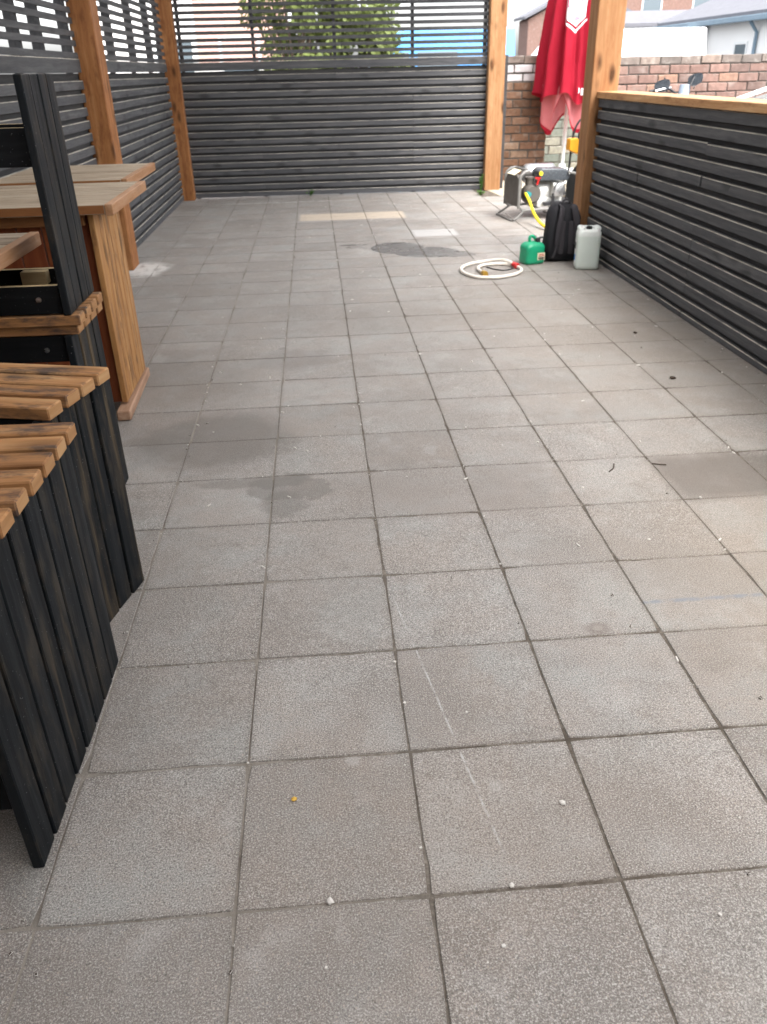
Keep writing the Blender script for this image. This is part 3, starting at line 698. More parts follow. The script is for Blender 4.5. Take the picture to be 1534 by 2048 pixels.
# ------------------------------------------------------------------ brick pillar and walls
def rough_brick(name, dx, dy, dz, mats, seed=0):
    me = plank(name, dx, dy, dz, mats, bevel=min(dz*0.09, 0.009)); rr = random.Random(seed)
    for v in me.vertices: v.co += Vector((rr.gauss(0, 0.0022), rr.gauss(0, 0.002), rr.gauss(0, 0.0022)))
    return me
def brick_wall(name, label, x0, x1, y, z0, courses, bl, bh, mats_of, mort=0.010, thick=0.2, core_z0=None, cat='brick wall', rz=0.0, seed=1):
    root = empty(name, (x0, y, 0), (0, 0, rz), label, cat)
    L = x1-x0; H = courses*bh
    c = MB(); c.box(0.01, L-0.01, 0.014, thick-0.01, core_z0 if core_z0 is not None else z0, z0+H-0.01); c.build('wall_core', M_mortar, root)
    meshes = {}
    for k in range(courses):
        x = -bl/2 if k % 2 else 0.0
        while x < L-0.03:
            a, b = max(0, x), min(L, x+bl)
            ln = b-a-mort; m = mats_of(k)
            if ln > 0.03:
                key = (round(ln, 2), m.name, rnd.randint(0, 2))
                if key not in meshes: meshes[key] = rough_brick('brick', ln, thick, bh-mort, m, rnd.randint(0, 999))
                place('brick', meshes[key], root, ((a+b)/2+rnd.gauss(0, 0.002), thick/2+rnd.gauss(0, 0.004), z0+(k+0.5)*bh+rnd.gauss(0, 0.002)), (rnd.gauss(0, 0.01), rnd.gauss(0, 0.006), rnd.gauss(0, 0.01)))
            x += bl
    return root
brick_wall('brick_wall', 'weathered red brick boundary wall behind the motorbike', 4.45, 9.6, 10.0, 0.92, 8, 0.262, 0.104, lambda k: M_cope if k == 7 else M_brick, core_z0=-0.05, thick=0.22)
brick_wall('brick_pillar', 'old brown brick pillar with white painted bricks near its top, behind the parasol', 3.78, 4.52, 13.0, -0.03, 15, 0.30, 0.1235, lambda k: M_cope if k == 14 else (M_wbrick if k in (12, 13) else M_pbrick), thick=0.36, mort=0.018, cat='brick pillar')
brick_wall('stone_wall', 'mossy grey block wall behind the parasol pole', 4.56, 7.2, 14.5, -0.03, 12, 0.42, 0.14, lambda k: M_stone, thick=0.3, mort=0.014, cat='stone wall')

# ------------------------------------------------------------------ engine pump
pump = empty('petrol_pump', (3.545, 9.36, 0.0), (0, 0, R(8)), 'petrol water pump in a tubular frame with a yellow hose', 'pump')
fr = MB()
for sy in (-0.24, 0.24):
    fr.tube([(-0.40, sy, 0.14), (-0.40, sy, 0.48), (-0.385, sy, 0.52), (-0.34, sy*0.98, 0.555), (-0.28, sy*0.96, 0.565)], 0.019, 8)
    fr.tube([(-0.40, sy, 0.20), (-0.39, sy, 0.15), (-0.35, sy, 0.12), (0.30, sy, 0.12), (0.36, sy, 0.14), (0.38, sy, 0.20), (0.38, sy, 0.46), (0.34, sy, 0.51), (0.24, sy, 0.53)], 0.015, 8)
fr.tube([(-0.28, -0.23, 0.565), (-0.28, 0.23, 0.565)], 0.015, 8); fr.tube([(0.24, -0.24, 0.53), (0.24, 0.24, 0.53)], 0.015, 8)
fr.tube([(-0.1, -0.24, 0.12), (-0.1, 0.24, 0.12)], 0.013, 8); fr.tube([(0.2, -0.24, 0.12), (0.2, 0.24, 0.12)], 0.013, 8)
fr.build('frame', M_tube, pump, smooth=True)
for sx in (-0.34, 0.30):
    lg = MB(); lg.tube([(sx+0.02, -0.24, 0.125), (sx-0.05, -0.27, 0.07), (sx-0.13, -0.29, 0.018), (sx-0.15, -0.27, 0.014), (sx-0.15, 0.27, 0.014), (sx-0.13, 0.29, 0.018), (sx-0.05, 0.27, 0.07), (sx+0.02, 0.24, 0.125)], 0.013, 8)
    lg.build('skid_leg', M_tube, pump, smooth=True)
sp = MB(); sp.prism([(-0.17, 0.155), (0.17, 0.155), (0.215, 0.20), (0.225, 0.42), (0.20, 0.485), (0.15, 0.515), (-0.15, 0.515), (-0.20, 0.485), (-0.225, 0.42), (-0.215, 0.20)], -0.41, -0.36, axis='x')
sp.build('end_panel', M_panel, pump, bevel=0.018, seg=3)
Mx = Matrix.Translation((-0.365, -0.13, 0.535)) @ Matrix.Rotation(R(-38), 4, 'X')
lb = MB(); lb.box(-0.0015, 0.0015, -0.12, 0.12, -0.05, 0.05); lb.build('sticker', M_cream, pump, (-0.385, 0, 0.538), (0, R(61), 0))
eng = MB(); eng.lathe([(0.0, -0.10), (0.13, -0.10), (0.15, -0.06), (0.15, 0.06), (0.12, 0.10), (0, 0.10)], 20, (-0.02, 0.02, 0.29), 'x')
eng.box(-0.12, 0.20, -0.15, 0.15, 0.135, 0.24); eng.build('engine_block', M_alu, pump, bevel=0.008, smooth=True)
cy = MB()
for k in range(8): cy.box(0.05, 0.19, -0.22+k*0.021, -0.209+k*0.021, 0.25, 0.41)
cy.box(0.07, 0.17, -0.21, 0.0, 0.27, 0.39); cy.build('cylinder_fins', M_alu, pump, bevel=0.002)
ca = MB(); ca.prism([(0.04, 0.27), (0.20, 0.27), (0.185, 0.375), (0.15, 0.415), (0.09, 0.415), (0.055, 0.375)], -0.27, -0.20); ca.build('cylinder_cover', M_metal, pump, bevel=0.012, smooth=True)
af = MB(); af.prism([(-0.14, 0.44), (0.24, 0.43), (0.26, 0.47), (0.25, 0.545), (0.20, 0.57), (-0.10, 0.585), (-0.15, 0.55)], -0.21, 0.02); af.build('air_filter', M_dkgrey, pump, bevel=0.02, seg=3, smooth=True)
kn = MB(); kn.lathe([(0, 0), (0.024, 0), (0.024, 0.02), (0, 0.025)], 14, axis='y'); kn.build('filter_knob', M_yel, pump, (-0.13, -0.245, 0.53), smooth=True)
ft = MB(); ft.lathe([(0, -0.20), (0.09, -0.20), (0.115, -0.17), (0.115, 0.17), (0.09, 0.20), (0, 0.20)], 18, (0.0, 0.16, 0.49), 'x'); ft.build('fuel_tank', M_metal, pump, smooth=True)
vo = MB(); vo.lathe([(0, -0.16), (0.09, -0.16), (0.115, -0.13), (0.12, -0.05), (0.10, 0.0), (0.0, 0.0)], 20, (-0.20, -0.03, 0.29), 'y'); vo.lathe([(0.05, 0), (0.05, 0.10), (0.06, 0.10), (0.06, 0.125), (0.0, 0.125)], 14, (-0.22, -0.10, 0.36)); vo.build('pump_casing', M_panel, pump, smooth=True)
ol = MB(); ol.lathe([(0.030, -0.20), (0.030, -0.10), (0.038, -0.10), (0.038, -0.06), (0.0, -0.06)], 12, (-0.27, -0.05, 0.30), 'y'); ol.build('outlet', M_teal, pump, smooth=True)
lv = MB(); lv.tube([(-0.16, -0.20, 0.40), (-0.15, -0.21, 0.45), (-0.155, -0.22, 0.475)], 0.014, 8); lv.box(-0.19, -0.12, -0.22, -0.19, 0.47, 0.487); lv.build('lever', M_redp, pump, smooth=True)
mu = MB(); mu.lathe([(0, 0.0), (0.07, 0.0), (0.075, 0.02), (0.075, 0.16), (0.06, 0.18), (0, 0.18)], 14, (0.27, 0.02, 0.36), 'x'); mu.build('muffler', M_tube, pump, (-0.16, 0.10, 0.0), smooth=True)
pu = MB(); pu.box(-0.06, 0.17, -0.25, -0.17, 0.16, 0.20); pu.box(0.02, 0.06, -0.26, -0.25, 0.17, 0.30); pu.build('control_bracket', M_blackp, pump, bevel=0.006)
hp = [Vector(p) for p in ((3.275, 9.12, 0.305), (3.268, 9.05, 0.30), (3.285, 8.93, 0.235), (3.30, 8.75, 0.13), (3.325, 8.50, 0.055), (3.37, 8.15, 0.022), (3.38, 7.7, 0.020), (3.28, 7.25, 0.020), (3.12, 7.0, 0.020))]
def smooth_path(P, n=6, closed=False):
    out = []; k = len(P)
    for i in range(k if closed else k-1):
        if closed: a, b, c, d = P[i-1], P[i], P[(i+1) % k], P[(i+2) % k]
        else: a, b, c, d = P[max(i-1, 0)], P[i], P[i+1], P[min(i+2, k-1)]
        for j in range(n):
            t = j/n
            out.append(0.5*((2*b)+(c-a)*t+(2*a-5*b+4*c-d)*t*t+(3*b-a-3*c+d)*t**3))
    if not closed: out.append(P[-1])
    return out
hs = MB(); hs.tube(smooth_path(hp), 0.0175, 10); tag(hs.build('yellow_hose', M_yel, smooth=True), 'bright yellow hose running down from the pump to behind the backpack', 'hose')

# ------------------------------------------------------------------ trolley behind the post
tr = empty('hand_trolley', (4.36, 10.55, 0.0), (0, 0, R(6)), 'black tube trolley with an amber tray behind the thick post', 'trolley')
t = MB(); t.tube(smooth_path([Vector(p) for p in ((-0.16, 0, 0.02), (-0.15, 0, 0.45), (-0.13, 0, 0.80), (-0.09, 0, 0.96), (0.0, 0, 1.05), (0.14, 0, 1.08), (0.28, 0, 1.02), (0.36, 0, 0.86), (0.36, 0, 0.45), (0.36, 0, 0.02))]), 0.014, 8); t.build('handle', M_blackp, tr, smooth=True)
t = MB(); t.prism([(-0.20, 0.80), (-0.20, 0.66), (-0.06, 0.60), (0.40, 0.60), (0.40, 0.76), (-0.02, 0.76), (-0.10, 0.81)], -0.09, 0.05); t.build('tray', M_orange, tr, bevel=0.015)
t = MB(); t.tube([(-0.02, -0.10, 0.78), (0.30, -0.10, 0.77)], 0.016, 8); t.build('coiled_lead', M_cream, tr, smooth=True)
t = MB(); t.box(0.02, 0.4, -0.15, 0.18, 0.02, 0.05); t.build('foot_plate', M_blackp, tr, bevel=0.008)
for xx in (0.08, 0.44):
    t = MB(); t.lathe([(0.02, -0.025), (0.09, -0.025), (0.10, 0), (0.09, 0.025), (0.02, 0.025)], 18, (xx, 0.12, 0.102), 'x'); t.build('wheel', M_tyre, tr, smooth=True)

# ------------------------------------------------------------------ backpack
def superring(cx, cy, z, a, b, e, n=36):
    rg = []
    for j in range(n):
        t_ = 2*PI*j/n; c, s_ = math.cos(t_), math.sin(t_)
        rg.append(Vector((cx+a*math.copysign(abs(c)**e, c), cy+b*math.copysign(abs(s_)**e, s_), z)))
    return rg
bp = empty('backpack', (3.075, 6.735, 0.0), (R(-4), R(1.5), R(4)), 'black backpack standing between the green can and the white canister', 'backpack')
rr2 = random.Random(4); rg = []
for z, a, b, cy_ in ((0.0, 0.10, 0.06, 0.01), (0.006, 0.145, 0.085, 0.01), (0.03, 0.168, 0.105, 0.005), (0.10, 0.176, 0.115, 0.0), (0.18, 0.178, 0.112, 0.0), (0.26, 0.172, 0.105, 0.0), (0.33, 0.166, 0.10, 0.0), (0.40, 0.160, 0.092, 0.005), (0.455, 0.148, 0.08, 0.01), (0.50, 0.120, 0.062, 0.018), (0.522, 0.08, 0.04, 0.022), (0.530, 0.03, 0.015, 0.022)):
    rg.append([v+Vector((rr2.gauss(0, 0.003), rr2.gauss(0, 0.004), rr2.gauss(0, 0.002) if z > 0.01 else 0)) for v in superring(-0.01, cy_, z, a, b, 0.62)])
MB().loft(rg).build('pack_body', M_bag, bp, smooth=True)
for sx, bend in ((-0.075, -0.012), (0.075, 0.012)):
    st = MB(); st.tube(smooth_path([Vector(p) for p in ((sx*0.7, -0.045, 0.50), (sx*0.8, -0.098, 0.485), (sx*0.95, -0.125, 0.42), (sx*1.05+bend, -0.137, 0.32), (sx*1.15+bend, -0.138, 0.22), (sx*1.25, -0.13, 0.16))]), 0.030, 10, flat=0.33, up=(0, 1, 0)); st.build('shoulder_strap', M_strap, bp, smooth=True)
    st = MB(); st.tube(smooth_path([Vector(p) for p in ((sx*1.25, -0.13, 0.17), (sx*1.45, -0.128, 0.10), (sx*1.7, -0.118, 0.035))]), 0.013, 8, flat=0.35, up=(0, 1, 0)); st.build('lower_strap', M_strap, bp, smooth=True)
st = MB(); st.tube(smooth_path([Vector(p) for p in ((-0.035, -0.02, 0.52), (-0.03, -0.03, 0.548), (0.0, -0.035, 0.556), (0.03, -0.03, 0.548), (0.035, -0.02, 0.52))]), 0.009, 8); st.build('grab_loop', M_strap, bp, smooth=True)
pd = MB()
for xx in (-0.05, 0.05): pd.loft([superring(xx, -0.102, z, a, 0.018, 0.7, 20) for z, a in ((0.07, 0.02), (0.08, 0.032), (0.36, 0.032), (0.37, 0.02))])
pd.build('back_padding', M_strap, bp, smooth=True)

# ------------------------------------------------------------------ green petrol can
gc = empty('petrol_can', (2.765, 6.655, 0.0), (0, 0, R(16)), 'small green plastic petrol can beside the coiled hose', 'petrol can')
rg = []
for z, a, b in ((0.0, 0.080, 0.066), (0.003, 0.094, 0.078), (0.014, 0.103, 0.086), (0.03, 0.106, 0.089), (0.09, 0.104, 0.087), (0.115, 0.102, 0.085), (0.13, 0.104, 0.087), (0.158, 0.103, 0.086), (0.180, 0.092, 0.076), (0.196, 0.070, 0.056), (0.204, 0.045, 0.034), (0.206, 0.01, 0.01)):
    rg.append(superring(0, 0, z, a, b, 0.42, 40))
MB().loft(rg).build('can_body', M_green, gc, smooth=True)
hd = MB(); hd.tube(smooth_path([Vector(p) for p in ((-0.030, 0, 0.195), (-0.038, 0, 0.235), (-0.020, 0, 0.252), (0.004, 0, 0.245), (0.03, 0, 0.222), (0.055, 0, 0.195))]), 0.015, 10); hd.build('handle', M_green, gc, smooth=True)
cp = MB(); cp.lathe([(0.0, 0), (0.026, 0), (0.026, 0.02), (0.021, 0.024), (0.021, 0.034), (0.0, 0.036)], 16); cp.tube([(0, 0, 0.03), (0.02, -0.005, 0.045), (0.045, -0.01, 0.05)], 0.010, 8); cp.build('spout_cap', M_blackp, gc, (0.035, -0.025, 0.198), (0, R(12), 0), smooth=True)
lbl = MB(); lbl.box(0.012, 0.090, -0.0895, -0.0865, 0.040, 0.108, 0)
for z, w, m in ((0.093, 0.05, 2), (0.080, 0.062, 2), (0.066, 0.058, 1), (0.056, 0.064, 1), (0.047, 0.05, 1)):
    lbl.box(0.051-w/2, 0.051+w/2, -0.0905, -0.0893, z-0.004, z+0.003, m)
lbl.build('warning_label', [M_cream, M_ink, M_rink], gc)

# ------------------------------------------------------------------ white canister
jc = empty('canister', (3.205, 6.345, 0.0), (0, 0, R(-10)), 'milky white plastic canister against the slatted wall', 'canister')
rg = []
for z, a, b in ((0.0, 0.080, 0.07), (0.004, 0.096, 0.083), (0.018, 0.107, 0.093), (0.05, 0.109, 0.095), (0.10, 0.1075, 0.0935), (0.20, 0.1075, 0.0935), (0.30, 0.108, 0.094), (0.330, 0.106, 0.092), (0.350, 0.097, 0.083), (0.358, 0.085, 0.072)):
    rg.append(superring(0, 0, z, a, b, 0.34, 44))
body = MB(); body.loft(rg, cap=True)
body.build('canister_body', M_jerry, jc, smooth=True)
for sx in (-1, 1):
    sh = MB(); sh.loft([superring(sx*0.074, 0, z, a, b, 0.5, 24) for z, a, b in ((0.352, 0.030, 0.078), (0.366, 0.029, 0.076), (0.376, 0.023, 0.066), (0.381, 0.010, 0.045))]); sh.build('top_shoulder', M_jerry, jc, smooth=True)
hd = MB(); hd.tube([(-0.055, 0.02, 0.368), (0.055, 0.02, 0.368)], 0.013, 10); hd.build('handle', M_jerry, jc, smooth=True)
cp = MB(); cp.lathe([(0, 0), (0.027, 0), (0.028, 0.008), (0.026, 0.024), (0, 0.026)], 18); cp.build('cap', M_blackp, jc, (-0.005, -0.035, 0.358), smooth=True)
lbl = MB(); lbl.box(-0.1105, -0.1080, -0.05, 0.03, 0.06, 0.26, 0); lbl.box(-0.1115, -0.1103, -0.045, 0.02, 0.08, 0.13, 1); lbl.box(-0.1115, -0.1103, -0.045, 0.02, 0.18, 0.24, 2); lbl.build('side_label', [M_white, M_blue, M_ink], jc)

# ------------------------------------------------------------------ coiled hose
HP = [(2.214, 6.240), (2.197, 6.364), (2.210, 6.475), (2.270, 6.560), (2.353, 6.592), (2.465, 6.585), (2.550, 6.516), (2.588, 6.38), (2.571, 6.258), (2.489, 6.138), (2.377, 6.063), (2.251, 6.043), (2.131, 6.085), (2.056, 6.204), (2.033, 6.371), (2.074, 6.528), (2.186, 6.660), (2.309, 6.706), (2.406, 6.679), (2.494, 6.609), (2.556, 6.475)]
HZ = [0.018]*17+[0.022, 0.036, 0.046, 0.030]
pts = smooth_path([Vector((a, b, c)) for (a, b), c in zip(HP, HZ)], 5)
pts = pts[::-1]
hz = empty('coiled_hose', (0, 0, 0), (0, 0, 0), 'coiled cream hose with a brass end on the slabs', 'hose')
rad = [0.0142+0.0007*(k % 2) for k in range(len(pts))]
MB().tube(pts, rad, 12).build('hose_tube', M_hose, hz, smooth=True)
e0, e1 = pts[-1], (pts[-1]-pts[-2]).normalized()
MB().tube([e0-e1*0.01, e0+e1*0.03, e0+e1*0.031, e0+e1*0.06], [0.022, 0.022, 0.026, 0.026], 12).build('brass_end', M_brass, hz, smooth=True)
e0, e1 = pts[0], (pts[0]-pts[1]).normalized()
MB().tube([e0-e1*0.02, e0+e1*0.02, e0+e1*0.021, e0+e1*0.05], [0.0235, 0.0235, 0.028, 0.028], 12).build('red_coupling', M_redp, hz, smooth=True)
tag(MB().tube(smooth_path([Vector(p) for p in ((2.30, 6.53, 0.006), (2.36, 6.42, 0.006), (2.44, 6.36, 0.007), (2.53, 6.40, 0.012))]), 0.006, 6).build('cable_tie', M_blackp), 'thin dark strip lying inside the hose coil', 'strip')

# ------------------------------------------------------------------ weeds
def weed(name, x, y, h, n, spread, label, seed):
    root = empty(name, (x, y, 0), (0, 0, 0), label, 'weed'); q = random.Random(seed)
    st = MB(); lf = MB()
    for k in range(n):
        a = q.uniform(0, 2*PI); hh = h*q.uniform(0.4, 1.0); dx, dy = spread*math.cos(a)*q.random(), spread*math.sin(a)*q.random()*0.6
        P = [Vector((0, 0, 0)), Vector((dx*0.5, dy*0.5, hh*0.6)), Vector((dx, dy, hh))]
        st.tube(P, 0.0025, 5)
        for j in range(5):
            t_ = 0.3+0.7*j/4; c = P[0].lerp(P[2], t_); b = q.uniform(0, 2*PI); ln = q.uniform(0.025, 0.05); w = ln*0.4
            d = Vector((math.cos(b), math.sin(b), q.uniform(-0.1, 0.6))).normalized(); s_ = d.cross(Vector((0, 0, 1))).normalized()
            lf.add([c, c+d*ln*0.5+s_*w, c+d*ln, c+d*ln*0.5-s_*w], [(0, 1, 2, 3)])
    st.build('stem', M_weed, root); lf.build('leaves', M_weed, root)
weed('weed', 3.24, 11.82, 0.26, 9, 0.06, 'taller weed growing at the foot of the pale far post', 3)
weed('weed', 3.16, 11.42, 0.06, 10, 0.10, 'flat clump of green weed in a slab joint before the far post', 5)
weed('weed', 0.64, 11.93, 0.09, 9, 0.08, 'little green weed at the bottom of the back screen', 8)

# ------------------------------------------------------------------ small litter
def bit(name, x, y, s, m, label, cat, seed):
    q = random.Random(seed); bm = bmesh.new(); bmesh.ops.create_icosphere(bm, subdivisions=1, radius=s)
    for v in bm.verts: v.co = Vector((v.co.x*q.uniform(0.8, 1.3), v.co.y*q.uniform(0.8, 1.2), v.co.z*0.55))*q.uniform(0.85, 1.15)
    me = bpy.data.meshes.new(name); bm.to_mesh(me); bm.free(); me.materials.append(m)
    tag(place(name, me, None, (x, y, s*0.5), (0, 0, q.uniform(0, 6))), label, cat)
M_peb = plain('pale_stone', (0.60, 0.57, 0.53), 0.8); M_dark = plain('dark_debris', (0.05, 0.035, 0.025), 0.9); M_yb = plain('yellow_crumb', (0.6, 0.36, 0.06), 0.7)
bit('pebble', 1.274, 0.229, 0.009, M_peb, 'round white pebble on a near slab right of the scratch', 'pebble', 1)
bit('pebble', 0.667, 0.004, 0.010, M_peb, 'white pebble lying in the nearest cross joint', 'pebble', 2)
bit('pebble', 1.09, 0.005, 0.007, M_peb, 'small pale pebble in a cross joint below the long scratch', 'pebble', 5)
bit('crumb', 0.579, 0.309, 0.008, M_yb, 'yellow crumb on a near slab', 'crumb', 3)
bit('dark_lump', 2.809, 3.293, 0.018, M_dark, 'dark brown lump on the slabs near the ledge wall', 'debris', 4)
bit('dark_lump', 2.92, 4.24, 0.013, M_dark, 'dark flat lump farther along the ledge wall', 'debris', 6)
lit = MB(); q = random.Random(11)
for k in range(420):
    x, y = q.uniform(-0.1, 3.3), q.uniform(-0.4, 11.5)
    if q.random() < 0.4: x = round(x/T)*T+q.gauss(0, 0.012)
    s = q.uniform(0.0018, 0.0055); a = q.uniform(0, 6)
    M_ = Matrix.Translation((x, y, s*0.5)) @ Matrix.Rotation(a, 4, 'Z')
    if q.random() < 0.12: lit.box(-0.011, 0.011, -0.003, 0.003, -0.003, 0.003, 0, M_)
    else: lit.box(-s, s, -s*0.8, s*0.8, -s*0.6, s*0.6, q.choice((0, 0, 1, 2)), M_)
for k in range(420):
    u = q.random()
    if u < 0.4: x, y = 3.36-abs(q.gauss(0, 0.03)), q.uniform(0.5, 6.9)
    elif u < 0.6: x, y = q.uniform(-1.0, 3.2), 11.97-abs(q.gauss(0, 0.05))
    elif u < 0.75: x, y = q.gauss(-0.01, 0.02), q.uniform(-0.3, 4.5)
    else:
        x, y = q.uniform(0, 3.2), q.uniform(-0.3, 5)
        if q.random() < 0.5: y = round(y/T)*T+q.gauss(0, 0.008)
        else: x = round(x/T)*T+q.gauss(0, 0.008)
    s = q.uniform(0.0015, 0.0045)
    lit.box(-s, s, -s*0.7, s*0.7, -s*0.6, s*0.6, q.choice((0, 1, 1, 2, 2)), Matrix.Translation((x, y, s*0.45)) @ Matrix.Rotation(q.uniform(0, 6), 4, 'Z'))
for P_, lab in ((((2.02, 2.10, 0.004), (2.05, 2.13, 0.006), (2.07, 2.18, 0.004)), 'small curved dark twig beside the dark stained slab'), (((2.25, 2.16, 0.004), (2.28, 2.145, 0.005), (2.31, 2.14, 0.004)), 'straight dark twig on the edge of the dark stained slab')):
    tag(MB().tube(smooth_path([Vector(p) for p in P_]), 0.0028, 6).build('twig', M_dark, smooth=True), lab, 'twig')
tag(lit.build('grit', [M_peb, M_dark, M_sand], bevel=0.0008, seg=1), 'scattered grit and crumbs on the slabs', 'grit', kind='stuff')

# ------------------------------------------------------------------ motorbike behind the ledge
mb = empty('motorbike', (4.60, 8.85, -0.015), (0, 0, R(40)), 'parked silver motorbike beyond the ledge, its mirror against the brick wall', 'motorbike')
def wheel(yc):
    w = MB(); w.lathe([(0.27, -0.055), (0.31, -0.05), (0.33, 0), (0.31, 0.05), (0.27, 0.055)], 28, (0, yc, 0.33), 'x'); o = w.build('wheel', M_tyre, mb, smooth=True)
    w = MB(); w.lathe([(0.0, -0.03), (0.05, -0.05), (0.27, -0.03), (0.27, 0.03), (0.05, 0.05), (0, 0.03)], 28, (0, yc, 0.33), 'x'); w.build('rim', M_alu, o, smooth=True)
wheel(-0.70); wheel(0.70)
b = MB()
for sx in (-0.1, 0.1): b.tube([(sx, -0.70, 0.33), (sx, -0.40, 1.22)], 0.026, 10)
b.build('front_fork', M_metal, mb, smooth=True)
b = MB(); b.loft([superring(0, y, z, a, h, 0.7, 20) for y, z, a, h in ((-0.30, 1.02, 0.06, 0.05), (-0.2, 1.05, 0.15, 0.12), (0.05, 1.05, 0.16, 0.14), (0.2, 1.0, 0.10, 0.08))]); b.build('fuel_tank', M_bike, mb, smooth=True)
b = MB(); b.box(-0.14, 0.14, 0.15, 0.85, 0.88, 0.98); b.build('saddle', M_blackp, mb, bevel=0.03, seg=3)
b = MB(); b.box(-0.15, 0.15, -0.3, 0.3, 0.35, 0.85); b.build('engine', M_alu, mb, bevel=0.03)
b = MB(); b.tube(smooth_path([Vector(p) for p in ((-0.42, -0.22, 1.41), (-0.25, -0.32, 1.44), (-0.1, -0.38, 1.37), (0.1, -0.38, 1.37), (0.25, -0.32, 1.44), (0.42, -0.22, 1.41))]), 0.013, 8); b.build('handlebar', M_blackp, mb, smooth=True)
for sx in (-1, 1):
    b = MB(); b.tube([(sx*0.29, -0.295, 1.435), (sx*0.43, -0.215, 1.41)], 0.021, 10); b.build('grip', M_blackp, mb, smooth=True)
    b = MB(); b.tube([(sx*0.25, -0.36, 1.45), (sx*0.36, -0.33, 1.44), (sx*0.43, -0.28, 1.42)], 0.009, 6); b.build('brake_lever', M_metal, mb, smooth=True)
    b = MB(); b.tube([(sx*0.24, -0.31, 1.41), (sx*0.30, -0.32, 1.50), (sx*0.34, -0.32, 1.545)], 0.007, 6); mi = b.build('mirror_stem', M_blackp, mb, smooth=True)
    b = MB(); b.loft([superring(0, y, 0, a, 0.05*a/0.085, 0.75, 18) for y, a in ((-0.035, 0.05), (-0.015, 0.08), (0.008, 0.088), (0.012, 0.08))])
    b.v = [(x, z_, y_) if False else (x, z_ if False else (z_), y_) for (x, y_, z_) in b.v]
    b.build('mirror', M_mirror, mi, (sx*0.37, -0.32, 1.515 if sx > 0 else 1.47), (R(8), R(-14), R(-42)), smooth=True)
    b = MB(); b.lathe([(0, -0.04), (0.03, -0.02), (0.032, 0.02), (0, 0.03)], 12, (0, 0, 0), 'y'); b.build('indicator', M_orange, mb, (sx*0.30, -0.45, 1.28), smooth=True)
b = MB(); b.loft([superring(0, y, 1.24, a, a*0.95, 0.85, 20) for y, a in ((-0.62, 0.10), (-0.58, 0.125), (-0.48, 0.12), (-0.40, 0.07))]); b.v = [(x, 1.24-(z_-1.24)-0.0-1.75+0, y_) for (x, y_, z_) in b.v]
hl = MB(); hl.lathe([(0, -0.66), (0.09, -0.655), (0.105, -0.63), (0.10, -0.54), (0.06, -0.46), (0, -0.45)], 20, (0, 0, 1.26), 'y'); hl.build('headlamp', M_bike, mb, smooth=True)
ws = MB(); ws.loft([superring(-0.22, -0.50, z, a, 0.05, 0.8, 18) for z, a in ((1.20, 0.09), (1.33, 0.08), (1.42, 0.055), (1.48, 0.03))]); ws.build('fairing', M_bike, mb, smooth=True)

# ------------------------------------------------------------------ cars and vans
def vehicle(name, label, loc, rz, body, cabin, w, mat, wheels, wr=0.32, cat='car', wins=()):
    """profiles in local x (length) and z; nose towards -x"""
    root = empty(name, loc, (0, 0, rz), label, cat)
    m = MB(); m.prism(body, -w/2, w/2); m.build('body', mat, root, bevel=0.05, seg=3, smooth=True)
    cx = sum(p[0] for p in cabin)/len(cabin); zt = max(p[1] for p in cabin); zb = min(p[1] for p in cabin)
    c = MB(); k = len(cabin)
    ins = lambda z: 0.16*(z-zb)/(zt-zb)
    c.loft([[(x, s_*(w/2-0.03-ins(z)), z) for x, z in cabin] for s_ in (-1, 1)]); c.build('cabin', mat, root, bevel=0.05, seg=3, smooth=True)
    for x0, x1, x2, x3, z0, z1 in wins:
        for s_ in (-1, 1):
            y0, y1 = w/2-0.03-ins(z0)+0.006, w/2-0.03-ins(z1)+0.006
            g = MB(); vs = []
            for d in (0.0, -0.02): vs += [(x0, s_*(y0+d), z0), (x1, s_*(y0+d), z0), (x2, s_*(y1+d), z1), (x3, s_*(y1+d), z1)]
            g.add(vs, [(0, 1, 2, 3), (7, 6, 5, 4), (0, 4, 5, 1), (1, 5, 6, 2), (2, 6, 7, 3), (3, 7, 4, 0)]); g.build('window', M_wind, root)
    for x in wheels:
        for s_ in (-1, 1):
            t = MB(); t.lathe([(0.18, -0.10), (wr-0.03, -0.10), (wr, -0.07), (wr, 0.07), (wr-0.03, 0.10), (0.18, 0.10)], 24, (x, s_*(w/2-0.08), wr), 'y'); o = t.build('wheel', M_tyre, root, smooth=True)
            t = MB(); t.lathe([(0, -0.105), (0.05, -0.11), (0.19, -0.09), (0.19, 0.09), (0.05, 0.11), (0, 0.105)], 20, (x, s_*(w/2-0.08), wr), 'y'); t.build('rim', M_alu, o, smooth=True)
    return root
vehicle('parked_van', 'white van parked beyond the pale far post', (6.9, 19.0, -0.055), R(4),
        [(-2.4, 0.35), (-2.45, 0.95), (-2.3, 1.25), (-1.3, 1.45), (2.4, 1.45), (2.45, 0.35)], [(-1.5, 1.40), (-0.7, 2.30), (-0.4, 2.38), (2.40, 2.38), (2.44, 1.40)], 1.9, M_carw, (-1.6, 1.5), 0.34, 'van',
        wins=((-1.15, -0.25, -0.25, -0.62, 1.55, 2.15),))
vehicle('parked_van', 'van seen through the slats of the back screen, coloured blue for lens fringing', (3.2, 20.2, -0.055), R(-3),
        [(-2.2, 0.35), (-2.25, 0.9), (-2.0, 1.2), (-1.2, 1.4), (2.2, 1.4), (2.25, 0.35)], [(-1.4, 1.36), (-0.6, 2.38), (-0.3, 2.50), (2.18, 2.50), (2.22, 1.36)], 1.85, M_fringe_blue, (-1.45, 1.4), 0.33, 'van',
        wins=((-1.05, -0.2, -0.2, -0.5, 1.5, 2.05), (0.0, 0.9, 0.9, 0.0, 1.5, 2.05)))
